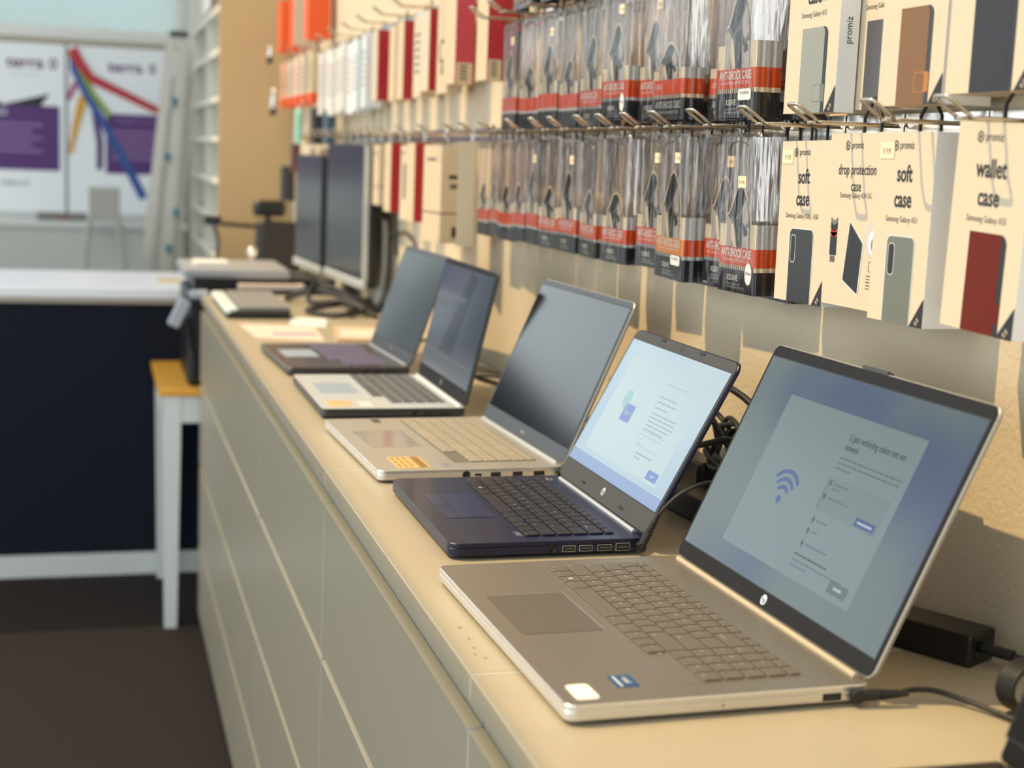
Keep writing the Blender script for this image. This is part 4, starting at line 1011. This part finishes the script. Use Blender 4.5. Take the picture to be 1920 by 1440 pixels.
# (y of the near side, depth th, height, material front, side, deco, label)
carton('red_box', 'red boxed accessory with a barcode label, upper row nearest the clear packs', 0.432, 1.675, 1.735, 0.085, 0.172, 0.030, CREAM2, RED, 0, 'label', group=ROWU)
carton('red_box', 'thin red boxed accessory just behind the nearest red one, upper row', 0.463, 1.685, 1.735, 0.085, 0.170, 0.026, CREAM2, RED, 0, 'label', group=ROWU)
carton('red_box', 'light red tall box with a barcode label beside a cream front, upper row', 0.432, 1.925, 1.755, 0.095, 0.190, 0.040, CREAM2, REDL, 0.02, 'label', group=ROWU)
carton('cream_box', 'cream box with a black ring print, upper row', 0.438, 2.030, 1.745, 0.090, 0.195, 0.034, CREAM2, CREAM, 0.03, 'circle', group=ROWU)
carton('red_box', 'pair standing red box, nearer of the two beside white boxes, upper row', 0.430, 2.190, 1.735, 0.090, 0.175, 0.026, CREAM, RED, 0, None, group=ROWU)
carton('red_box', 'pair standing red box, the one closer to the wall, upper row', 0.459, 2.195, 1.735, 0.090, 0.178, 0.024, CREAM2, RED, 0, 'label', group=ROWU)
carton('cream_box', 'cream box left of the standing red pair, upper row', 0.445, 2.315, 1.735, 0.085, 0.185, 0.036, CREAM, CREAM2, 0, 'text', group=ROWU)
carton('red_box', 'slim red box between cream boxes, upper row', 0.436, 2.490, 1.735, 0.085, 0.185, 0.030, CREAM2, RED, 0, None, group=ROWU)
carton('brown_box', 'dusky pink box between the slim and the broad red boxes, upper row', 0.448, 2.640, 1.735, 0.08, 0.185, 0.034, CREAM2, mat('dusky_card', (168, 122, 108), 0.5), 0, None, group=ROWU)
carton('red_box', 'broad red box next to the white boxes, upper row', 0.438, 2.800, 1.735, 0.080, 0.180, 0.045, CREAM, RED, 0, None, group=ROWU)
wl = ['nearest the red boxes', 'second from the red boxes', 'third from the red boxes', 'fourth from the red boxes', 'fourth from the pink boxes', 'third from the pink boxes', 'second from the pink boxes', 'nearest the pink boxes']
tint = [(226, 232, 232), (214, 224, 226), (236, 230, 226), (224, 220, 216), (232, 226, 218), (220, 216, 206), (236, 226, 220), (228, 220, 214)]
for k in range(8):
    m = mat('white_card_%d' % k, tint[k], 0.4)
    carton('slim_white_box', 'slim white box with a grey picture, '+wl[k]+', upper row', 0.438-0.004*(k % 2), 2.965+0.112*k, 1.735-0.006*(k % 3), 0.080, 0.195, 0.046, m, m, 0.04*((k % 3)-1), 'text', group='slim white boxes in the upper row')
pl = ['with an orange cap, next to the white boxes', 'cream one with a coral foot', 'middle one of the pale coral row', 'with a coral spine', 'last of the pale coral row']
for k in range(5):
    m = [CREAM2, CREAM, mat('pale_pink_card', (236, 202, 188), 0.5), CREAM, mat('peach_card', (232, 176, 148), 0.5)][k]
    t = carton('pale_box', 'pale boxed accessory '+pl[k]+', under the orange boxes', 0.430, 3.95+0.19*k, 1.745, 0.10, 0.165, 0.05, m, m, 0.0, 'text', group='pale boxes under the orange ones')
    b = MB(); b.box(-0.052, 0.052, -0.027, 0.027, -0.167, -0.135, ORANGER); b.build('coral_band', t)
OC = mat('bright_orange_card', (240, 92, 24), 0.4)
rail(3.7, 5.0, 1.99, 'chrome rail above the bright orange boxes')
ol = ['nearest bright orange box by the far end of the wall', 'bright orange box with a white edge, middle of the three', 'bright orange box farthest along the wall']
for k, yy in enumerate((3.98, 4.35, 4.72)):
    carton('orange_box', ol[k], 0.430, yy, 1.975, 0.10, 0.19, 0.075, OC, OC if k != 1 else CREAM, 0, None, group='orange boxes on the wall')
# lower far row
carton('cream_box', 'cream box with a dark phone picture turned towards the room, lower row', 0.425, 1.785, 1.448, 0.10, 0.205, 0.035, CREAM2, CREAM2, -0.28, 'phone', group=ROWL)
carton('book_box', 'large cream book shaped box with printed spine, lower row', 0.435, 2.01, 1.440, 0.120, 0.205, 0.066, CREAM2, CREAM2, 0.10, 'spine', group=ROWL)
carton('red_box', 'red box beside the large cream book shaped box, lower row', 0.436, 2.290, 1.445, 0.085, 0.180, 0.044, CREAM2, RED, 0, None, group=ROWL)
carton('white_box', 'white topped box between the two red ones, lower row', 0.444, 2.430, 1.440, 0.080, 0.178, 0.036, CREAM, CREAM, 0, 'phone', group=ROWL)
carton('red_box', 'red box nearest the monitors, lower row', 0.436, 2.570, 1.445, 0.085, 0.170, 0.046, CREAM2, RED, 0, None, group=ROWL)
carton('cream_box', 'cream box with a dark band right beside the monitor edge, lower row', 0.440, 2.74, 1.440, 0.09, 0.155, 0.05, CREAM2, CREAM, 0, 'spine', group=ROWL)
for k in range(4):
    hook(1.73+0.0*k+0.24*k, ZL, 'chrome hook in the blurred lower far row, '+['by the turned cream box', 'above the book shaped box', 'above the middle red box', 'above the red box nearest the monitors'][k])
GH = 'empty chrome hooks along the lower rail above the monitors'
for k in range(9): hook(2.62+0.13*k, ZL, 'blurred chrome hook on the lower rail above the monitors', GH)
GH2 = 'curved white hook ends above the slim white boxes'
for k in range(10): hook(2.05+0.24*k, ZF, 'blurred chrome hook end above the far boxes of the upper row', GH2)

# small goods at the end of the wall
MINT = mat('mint_plastic', (160, 216, 196), 0.4); DG = mat('dark_goods', (46, 42, 40), 0.5); BLU = mat('steel_blue', (74, 96, 116), 0.5)
small = [('mint_pouch', 'mint green pouch hanging at an angle below the pale boxes', 0.385, 4.05, 1.555, 0.05, 0.115, 0.02, MINT, 0.22),
         ('dark_pouch', 'dark accessory pouch beside the mint pouch', 0.42, 3.86, 1.56, 0.07, 0.12, 0.04, DG, 0),
         ('blue_pouch', 'steel blue accessory pouch below the pale boxes', 0.43, 3.66, 1.55, 0.06, 0.11, 0.035, BLU, 0),
         ('brown_pouch', 'brown accessory pouch under the mint pouch', 0.40, 4.25, 1.44, 0.06, 0.10, 0.03, mat('maroon_goods', (92, 52, 46), 0.5), 0),
         ('cream_packet', 'cream packet above the far monitor, nearer one', 0.42, 3.72, 1.43, 0.06, 0.09, 0.04, CREAM2, 0),
         ('cream_packet', 'cream packet above the far monitor, farther one', 0.42, 3.95, 1.43, 0.06, 0.09, 0.04, CREAM, 0),
         ('wire_packet', 'dark wiry packet hanging over the black chair', 0.40, 4.45, 1.36, 0.07, 0.13, 0.05, DG, 0),
         ('pink_packet', 'pale pink packet beside the far monitor', 0.43, 4.15, 1.33, 0.06, 0.16, 0.04, mat('pale_pink_card', (236, 202, 188), 0.5), 0)]
for nm, lb, x, y, z, w_, h_, th_, m_, rl in small:
    t = thing(nm, lb, 'hanging packet', (0, 0, 0))
    b = MB(); b.slab(w_, th_, -h_, 0, min(w_, th_)*0.3, m_, ch=0.004, seg=3); b.build('body', t)
    b = MB(); b.tube([(0, 0, -0.002), (0, 0, 0.02), (0, 0.02, 0.03), (0, WX-x-0.004, 0.03)], 0.0018, CHROMED, 6, sub=1); b.build('hook_wire', t)
    place(t, x, y, z, 0, rl)
for (lb, x, y, z, r) in (('silver ring shaped earphones pack hanging against the tan panel', 0.36, 4.62, 1.60, 0.034), ('small brass coloured ring hanging above the earphones pack', 0.35, 4.66, 1.775, 0.02)):
    t = thing('headphones', lb, 'headphones', (x, y, z))
    b = MB(); b.tube([(0, r*math.cos(a), r*1.3*math.sin(a)) for a in [2*PI*k/12 for k in range(12)]], 0.006, CHROME, 8, closed=True, sub=3); b.build('band', t)
    for s in (-1, 1):
        b = MB(); b.lathe([(0, -0.008), (0.012, -0.008), (0.016, 0), (0.012, 0.008), (0, 0.008)], DG, T(0, s*r*0.9, -r*1.2) @ Ry(PI/2), 14); b.build('ear_cup', t)
    b = MB(); b.tube([(0, 0, r*1.3), (0.03, 0, r*1.3+0.01), (WX-x, 0, r*1.3+0.01)], 0.002, CHROMED, 6, sub=1); b.build('hook_wire', t)

# ------------------------------------------------------------------ tall shelf unit, ladder, chair, banners
SHW = mat('shelf_white', (226, 222, 210), 0.5)
t = thing('shelf_unit', 'tall open shelf unit with a tan end panel and pale shelves', 'shelf', (0.19, 5.0, 0))
b = MB(); b.box(0, 0.293, 0, 0.02, 0, 2.6, TANP); b.build('end_panel', t)
b = MB(); b.box(0.275, 0.293, 0.02, 1.7, 0, 2.6, SHW); b.build('back_panel', t)
b = MB(); b.box(0, 0.275, 1.68, 1.7, 0, 2.6, SHW); b.build('far_panel', t)
b = MB(); b.box(0, 0.275, 0.72, 0.735, 0, 2.6, SHW); b.build('divider', t)
for z in (0.02, 0.45, 0.75, 0.96, 1.115, 1.27, 1.44, 1.60, 1.79, 1.96, 2.25, 2.58):
    b = MB(); b.box(-0.002, 0.275, 0.02, 1.68, z, z+0.02, SHW); b.build('shelf', t)
b = MB(); b.rect(0, 0.5, 0, 0.2, 0, WHITEPR, T(0.185, 6.0, 2.0) @ Rz(-PI/2)); b.box(-0.004, 0, -0.5, 0, 0, 0.2, WHITEPR, T(0.188, 6.0, 2.0))
b.poly([(0.05, 0.0), (0.09, 0.0), (0.2, 0.2), (0.16, 0.2)], -0.001, RED, T(0.184, 6.0, 2.0) @ Rz(-PI/2))
tag(b.build('shelf_sign'), 'white sign with a red stroke at the top of the shelf unit', 'sign')

ALU = mat('aluminium', (196, 194, 186), 0.35, 0.6); TEAL = mat('teal_clip', (40, 120, 140), 0.5)
t = thing('step_ladder', 'folded aluminium ladder leaning by the shelf unit', 'ladder', (0, 6.1, 0))
def rail_bar(x0, x1, y0, wd, zt):
    b = MB(); vs = []
    for (x, z, yy) in ((x0, 0, y0), (x1, zt, y0+0.12)):
        vs += [(x-wd/2, yy, z), (x+wd/2, yy, z), (x+wd/2, yy+0.025, z), (x-wd/2, yy+0.025, z)]
    b.add(vs, [(0, 3, 2, 1), (4, 5, 6, 7), (0, 1, 5, 4), (1, 2, 6, 5), (2, 3, 7, 6), (3, 0, 4, 7)], ALU); return b.build('rail', t)
rail_bar(-0.150, 0.065, 0.0, 0.045, 1.93); rail_bar(-0.030, 0.120, 0.0, 0.055, 1.93); rail_bar(-0.085, 0.095, 0.18, 0.045, 1.75); rail_bar(0.02, 0.155, 0.18, 0.05, 1.75)
for k in range(6):
    z = 0.25+0.27*k; f = z/1.93
    b = MB(); b.box(-0.150+0.215*f, -0.03+0.15*f, 0.12*f, 0.12*f+0.05, z, z+0.02, ALU); b.build('rung', t)
for (x, z) in ((0.075, 1.62), (0.045, 1.36), (0.085, 1.10), (0.05, 0.93)):
    b = MB(); b.box(x-0.012, x+0.012, 0.02, 0.04, z-0.02, z+0.02, TEAL, bev=0.003, seg=1); b.build('clip', t, T(0, -0.0+0.06*z-0.055, 0))
b = MB(); b.box(0.055, 0.14, 0.10, 0.17, 1.925, 1.95, DGREY, bev=0.005, seg=1); b.build('top_cap', t)

CHB = mat('black_leather', (34, 29, 27), 0.45)
t = thing('office_chair', 'black office chair with headrest behind the counter', 'office chair', (0.32, 4.74, 0))
b = MB(); b.slab(0.44, 0.42, 0.44, 0.53, 0.08, CHB, ch=0.02); b.build('seat', t, T(-0.10, 0.0, 0) @ Matrix.Scale(0.55, 4, (1, 0, 0)))
b = MB(); vs = []; 
b.slab(0.18, 0.07, 0.55, 1.15, 0.03, CHB, ch=0.012); b.build('backrest', t, T(0.012, -0.16, 0) @ Ry(0.05))
b = MB(); b.slab(0.125, 0.06, 1.165, 1.225, 0.025, BLACKP, ch=0.012); b.build('headrest', t, T(0.03, -0.14, 0))
b = MB(); b.tube([(0.025, -0.14, 1.13), (0.025, -0.14, 1.18)], 0.012, BLACKP, 8, sub=1); b.tube([(0, 0, 0.05), (0, 0, 0.45)], 0.025, CHROMED, 10, sub=1); b.build('column', t)
b = MB(); b.tube([(-0.02, -0.14, 1.125), (-0.11, -0.14, 1.13), (-0.19, -0.12, 1.135)], 0.008, BLACKP, 8); b.build('arm', t)
b = MB()
for k in range(5):
    a = 2*PI*k/5; b.tube([(0, 0, 0.07), (0.11*math.cos(a), 0.2*math.sin(a), 0.04)], 0.015, BLACKP, 8, sub=1)
    b.lathe([(0, -0.012), (0.018, -0.012), (0.02, 0), (0.018, 0.012), (0, 0.012)], BLACKP, T(0.11*math.cos(a), 0.2*math.sin(a), 0.02) @ Rx(PI/2), 12)
b.build('wheel_base', t)
t = thing('desk_microphone', 'small silver ball topped stand beside the black chair', 'desk stand', (0.262, 4.35, 0.955))
b = MB(); b.tube([(0, 0, 0.0), (0, 0, 0.085)], 0.008, CHROMED, 8, sub=1); b.build('stem', t)
b = MB(); b.lathe([(0.0001, 0.075), (0.014, 0.08), (0.019, 0.092), (0.014, 0.105), (0.0001, 0.11)], CHROME, None, 16); b.build('ball_head', t)
t = thing('desk_camera', 'small black device on an arm in front of the tan panel', 'desk device', (0.125, 4.42, 0.955))
b = MB(); b.box(-0.03, 0.03, -0.02, 0.02, 0.18, 0.215, BLACKP, bev=0.008); b.build('head', t)
b = MB(); b.tube([(0.005, 0.0, 0.185), (0.02, 0.0, 0.12), (0.012, 0, 0.05), (0.01, 0, 0.0)], 0.006, BLACKP, 8); b.build('stem', t)

# sill unit, banners
t = thing('window_sill_unit', 'long pale unit under the banners with a white top', 'low cabinet', (-2.99, 7.05, 0))
SILLG = mat('pale_grey_front', (205, 210, 204), 0.6)
b = MB(); b.box(0, 3.16, 0, 0.02, 0, 0.97, SILLG); b.box(0, 3.16, 0.02, 0.44, 0, 0.9, SILLG); b.build('front', t)
b = MB(); b.box(0, 3.18, -0.02, 0.44, 0.97, 1.0, TRIMW); b.build('top', t)
POST = mat('banner_white', (246, 250, 255), 0.5); PURP = mat('banner_purple', (86, 48, 116), 0.5); PURPT = mat('banner_purple_light', (150, 118, 172), 0.5); INKP = mat('logo_purple', (104, 62, 116), 0.5)
def banner(name, label, x0, w):
    t = thing(name, label, 'banner', (x0, 7.42, 1.0))
    b = MB(); b.box(0, w, 0, 0.006, 0.02, 0.93, POST); b.build('cloth', t)
    b = MB(); b.box(0.0, w, -0.03, 0.03, 0.0, 0.03, GREYW, bev=0.008, seg=1); b.build('cassette', t)
    return t
t = banner('banner', 'white banner with a dark laptop print and purple panel, left of the coloured ribbons', -1.30, 0.86)
b = MB(); f = -0.002
b.text('terra', 0.655, 0.80, 0.085, f, INKP, sx=1.1, bold=0.02, al='CENTER'); b.ell(0.80, 0.825, 0.020, 0.030, f, INKP); b.ell(0.80, 0.825, 0.010, 0.016, f-0.001, POST)
b.rect(0.57, 0.74, 0.76, 0.765, f, GREYW)
b.build('lettering', t)
b = MB(); b.poly([(0.30, 0.58), (0.42, 0.68), (0.54, 0.60), (0.78, 0.665), (0.70, 0.55), (0.30, 0.50)], f, PICD); b.build('laptop_print', t)
b = MB(); b.rect(0.10, 0.83, 0.255, 0.60, f-0.002, PURP)
b.text('TERRA MOBILE', 0.42, 0.545, 0.05, f-0.004, POST, sx=0.85)
for k in range(5): b.rect(0.14, 0.74-0.05*(k % 2), 0.49-0.035*k, 0.505-0.035*k, f-0.004, PURPT)
b.build('purple_panel', t)
b = MB(); b.text('TERRA PC', 0.60, 0.17, 0.035, f, INKG); b.build('small_lettering', t)
t = banner('banner', 'white banner with fanned ribbons in red, green and blue and a purple panel', -0.425, 0.62)
b = MB()
b.text('terra', 0.30, 0.80, 0.082, f, INKP, sx=1.1, bold=0.02); b.ell(0.445, 0.825, 0.018, 0.027, f, INKP); b.ell(0.445, 0.825, 0.009, 0.014, f-0.001, POST); b.build('lettering', t)
b = MB(); b.rect(0.20, 0.55, 0.25, 0.575, f-0.001, PURP)
b.text('TERRA CLOUD', 0.37, 0.525, 0.04, f-0.003, PURPT, sx=0.85)
for k in range(5): b.rect(0.23, 0.48, 0.47-0.035*k, 0.485-0.035*k, f-0.003, PURPT)
b.build('purple_panel', t)
def ribbon(pts, w0, w1, m, lv, lab):
    b = MB(); n = len(pts)
    L = []; R_ = []
    for i, (x, z) in enumerate(pts):
        a = pts[max(0, i-1)]; c = pts[min(n-1, i+1)]; d = Vector((c[0]-a[0], c[1]-a[1])).normalized(); nn = Vector((-d.y, d.x)); wd = (w0+(w1-w0)*i/(n-1))/2
        L.append((x+nn.x*wd, z+nn.y*wd)); R_.append((x-nn.x*wd, z-nn.y*wd))
    for i in range(n-1): b.poly([L[i], L[i+1], R_[i+1], R_[i]], f-0.003-0.001*lv, m)
    b.build('ribbon_print', t)['label'] = lab
RB = mat('ribbon_blue', (50, 84, 160), 0.5); RG = mat('ribbon_green', (128, 160, 56), 0.5); RR = mat('ribbon_red', (190, 44, 56), 0.5); RO = mat('ribbon_ochre', (222, 168, 56), 0.5); RM = mat('ribbon_magenta', (176, 70, 120), 0.5)
ribbon([(0.02, 0.90), (0.03, 0.80), (0.10, 0.66), (0.17, 0.55), (0.27, 0.37), (0.40, 0.12)], 0.03, 0.045, RB, 3, 'blue ribbon')
ribbon([(0.02, 0.90), (0.07, 0.78), (0.13, 0.67), (0.22, 0.56)], 0.04, 0.03, RG, 2, 'green ribbon')
ribbon([(0.02, 0.91), (0.06, 0.84), (0.12, 0.76), (0.30, 0.68), (0.50, 0.59)], 0.06, 0.035, RR, 4, 'red ribbon')
ribbon([(0.08, 0.66), (0.04, 0.50), (0.01, 0.35)], 0.05, 0.02, RO, 1, 'ochre ribbon')
ribbon([(0.04, 0.73), (0.0, 0.64)], 0.03, 0.02, RM, 1, 'magenta ribbon')
ribbon([(0.14, 0.58), (0.165, 0.42), (0.165, 0.27)], 0.035, 0.03, PURP, 1, 'purple ribbon')
t = thing('stool_chair', 'grey chair back standing in front of the ribbon banner', 'chair', (-0.24, 6.88, 0))
GCH = mat('chair_grey', (186, 186, 178), 0.6)
b = MB(); b.slab(0.155, 0.02, 1.02, 1.19, 0.008, GCH, ch=0.004); b.build('backrest', t)
b = MB(); b.box(-0.16, 0.16, 0-0.16, 0.12, 0.60, 0.63, GCH); b.build('seat', t)
for sx in (-1, 1):
    for y in (-0.14, 0.0):
        b = MB(); b.tube([(sx*0.14, y, 0), (sx*0.12, y, 0.61)]+([(sx*0.07, 0.0, 1.04)] if y == 0 else []), 0.012, GCH, 8, sub=1); b.build('leg', t)
t = thing('desk_phone', 'flat dark grey device with a red light on the sill unit', 'device', (-0.45, 7.14, 1.0))
b = MB(); b.box(-0.13, 0.12, 0, 0.1, 0, 0.04, mat('device_grey', (126, 124, 120), 0.5), bev=0.006); b.build('body', t)
b = MB(); b.box(-0.01, 0.02, -0.003, 0.001, 0.008, 0.02, RED); b.build('indicator', t)

# ------------------------------------------------------------------ monitors, keyboard, printer, papers at the far end
MFR = mat('monitor_silver', (196, 200, 198), 0.35, 0.3); MSC = mat('monitor_glass', (40, 44, 50), 0.22, spec=0.6)
def monitor(label, p0, p1, z0, z1, rb):
    p0 = Vector(p0); p1 = Vector(p1); d = (p1-p0); w = d.length; ang = math.atan2(d.y, d.x)
    # local x runs from the far edge to the near edge, front faces -y
    t = thing('monitor', label, 'monitor', ((p0.x+p1.x)/2, (p0.y+p1.y)/2, z0), ang, 'monitors at the far end of the counter')
    h = z1-z0
    b = MB(); b.box(-w/2, w/2, 0.004, 0.034, 0.005, h-0.005, BLACKP, bev=0.008, seg=2); b.build('housing', t)
    b = MB(); b.box(-w/2, w/2, -0.010, 0.006, 0, 0.024, MFR, bev=0.003, seg=1); b.box(-w/2, w/2, -0.003, 0.006, h-0.005, h, DGREY); b.box(-w/2, -w/2+0.006, -0.003, 0.006, 0.035, h-0.005, DGREY); b.box(w/2-rb, w/2, -0.006, 0.006, 0.024, h, MFR if rb > 0.005 else DGREY); b.build('bezel', t)
    b = MB(); b.rect(-w/2+0.004, w/2-rb, 0.023, h-0.004, -0.004, MSC); b.build('screen', t)
    return t
monitor('grey framed monitor nearer the camera at the far counter end', (0.372, 3.270, 0), (0.402, 2.790, 0), 1.055, 1.440, 0.013)
monitor('grey framed monitor farther away, partly covered by the nearer one', (0.344, 3.760, 0), (0.366, 3.330, 0), 1.050, 1.405, 0.003)
t = thing('monitor_stand', 'grey stand with black foot behind the two monitors', 'monitor stand', (0.450, 2.86, 1.0))
b = MB(); b.box(-0.085, 0.028, -0.13, 0.13, 0.0, 0.014, BLACKP, bev=0.004, seg=1); b.build('foot', t)
b = MB(); b.tube([(0.0, 0, 0.01), (0.014, 0, 0.10), (0.016, 0, 0.20), (0.012, 0, 0.24)], 0.012, MFR, 10); b.build('column', t)
b = MB(); b.tube([(0.018, 0.0, 0.235), (0.0, 0.08, 0.235)], 0.01, BLACKP, 8, sub=1); b.tube([(0.02, 0.0, 0.22), (-0.02, 0.40, 0.22), (-0.055, 0.62, 0.22)], 0.012, BLACKP, 8, sub=2); b.build('arm', t)
cable('monitor_cable', 'black cables lying in loops under the monitors', [(0.40, 2.60, 1.005), (0.34, 2.72, 1.03), (0.26, 2.82, 1.02), (0.30, 2.95, 1.06), (0.36, 2.78, 1.03), (0.24, 2.72, 1.008), (0.30, 2.60, 1.008), (0.38, 2.66, 1.02), (0.30, 2.90, 1.04), (0.22, 3.0, 1.01), (0.33, 3.12, 1.03), (0.42, 2.9, 1.01), (0.33, 2.62, 1.012)], 0.007)
cable('wall_cable', 'thin black cable curving up the wall behind the monitor', [(0.47, 2.50, 1.02), (0.478, 2.46, 1.10), (0.478, 2.52, 1.19), (0.478, 2.66, 1.22), (0.47, 2.80, 1.19)], 0.003)
b = MB(); b.box(-0.004, 0.004, -0.008, 0.008, 0, 0.17, BLACKP, bev=0.002, seg=1); tag(b.build('antenna', X=T(0.452, 2.62, 1.16) @ Rx(-0.28)), 'black antenna leaning behind the monitor edge', 'antenna')

t = thing('computer_keyboard', 'pale grey computer keyboard on the far counter edge', 'keyboard', (0.100, 2.80, ZT), -PI/2)
b = MB(); b.slab(0.46, 0.16, 0.0, 0.012, 0.01, BLACKP, ch=0.002); b.slab(0.46, 0.16, 0.012, 0.022, 0.012, mat('keyboard_frame', (52, 54, 54), 0.4), ch=0.002); b.slab(0.46, 0.034, 0.0125, 0.026, 0.012, mat('keyboard_edge', (214, 226, 224), 0.35), cy=-0.066, ch=0.003); b.build('frame', t)
proto = None
for r_ in range(6):
    for c_ in range(16):
        if proto is None:
            b = MB(); b.slab(0.024, 0.019, 0, 0.008, 0.002, mat('light_key', (140, 140, 138), 0.4), ch=0.001, seg=2); k_ = proto = b.build('key', t)
        else: k_ = proto.copy(); COL.objects.link(k_); k_.parent = t
        k_.location = (-0.205+0.0272*c_, -0.034+0.0205*r_, 0.021)

t = thing('office_printer', 'black printer with grey lid standing on the wooden table behind the keyboard', 'printer', (-0.03, 3.27, 0.7225))
b = MB(); b.box(0.0, 0.46, 0, 0.42, 0, 0.275, BLACKP, bev=0.008, seg=1); b.box(0.02, 0.44, 0.06, 0.40, 0.275, 0.312, BLACKP); b.build('body', t)
b = MB(); b.box(-0.012, 0.30, 0.03, 0.42, 0.314, 0.342, mat('printer_lid', (160, 162, 166), 0.35), bev=0.008, seg=2); b.build('lid', t)
b = MB(); b.box(0.10, 0.44, -0.03, 0.06, 0.276, 0.286, BLACKP, bev=0.003, seg=1); b.build('paper_tray', t)
PAP = mat('pinkish_paper', (214, 198, 184), 0.7); PAPW = mat('white_paper', (222, 222, 220), 0.7)
b = MB(); b.box(0, 0.10, 0, 0.16, 0, 0.008, PAPW); tag(b.build('paper_stack', X=T(0.0, 3.42, 1.0650)), 'small stack of white paper on the printer lid', 'paper')
b = MB(); b.box(0, 0.19, 0, 0.075, 0, 0.014, PAP); tag(b.build('paper_strip', X=T(0.115, 3.245, 1.0095)), 'pinkish paper in the tray of the black printer', 'paper')
b = MB(); b.box(0, 0.075, 0, 0.05, 0, 0.012, mat('beige_block', (228, 206, 160), 0.6)); tag(b.build('note_block', X=T(-0.085, 4.05, 0.955)), 'beige note block on the white counter top beside the printer', 'note block')
t = thing('hand_scanner', 'pale grey hand held scanner hanging at the far counter corner', 'scanner', (-0.012, 3.18, 0.99))
SG = mat('scanner_grey', (176, 180, 190), 0.4)
b = MB(); b.box(-0.02, 0.035, -0.02, 0.03, -0.002, 0.022, SG, bev=0.008, seg=2); b.build('head', t)
b = MB(); b.box(-0.018, 0.018, -0.012, 0.012, -0.085, 0.0, SG, T(-0.03, 0, -0.005) @ Ry(0.45), bev=0.006, seg=2); b.build('handle', t)
cable('scanner_cable', 'black cord hanging from the scanner at the counter end', [(-0.03, 3.24, 0.93), (-0.02, 3.26, 0.84), (-0.01, 3.25, 0.76), (0.0, 3.26, 0.735)], 0.006)
def sheet(label, pts, m, deco=None, z=1.0):
    b = MB(); n = len(pts); vs = [(x, y, z+0.0002) for x, y in pts]+[(x, y, z+0.0012) for x, y in pts]
    b.add(vs, [list(range(n))[::-1], [n+i for i in range(n)]]+[(i, (i+1) % n, n+(i+1) % n, n+i) for i in range(n)], m)
    if deco:
        for (x0, x1, y0, y1, mm) in deco: b.box(x0, x1, y0, y1, z+0.0012, z+0.0015, mm)
    return tag(b.build('paper_sheet'), label, 'paper')
sheet('pale pink form lying on the counter behind the farthest laptop', [(0.055, 2.19), (0.20, 2.14), (0.215, 2.42), (0.04, 2.46)], PAP, [(0.10, 0.20, 2.25, 2.28, PURPT), (0.08, 0.19, 2.36, 2.39, GREYW)])
sheet('white sheet curling near the monitor cables', [(0.16, 2.46), (0.24, 2.40), (0.27, 2.58), (0.19, 2.62)], PAPW)
b = MB(); b.box(0, 0.17, 0, 0.26, 0, 0.007, mat('kraft_folder', (196, 168, 134), 0.6)); b.box(0.01, 0.15, 0.03, 0.20, 0.007, 0.0075, PAP)
tag(b.build('folder', X=T(0.225, 2.13, 1.0) @ Rz(-0.12)), 'tan folder lying behind the farthest laptop', 'folder')
b = MB(); b.box(0, 0.09, 0, 0.05, 0, 0.004, PAPW); tag(b.build('white_card', X=T(0.12, 2.015, 1.0)), 'small white card just behind the farthest laptop', 'card')
bpy.context.view_layer.update()
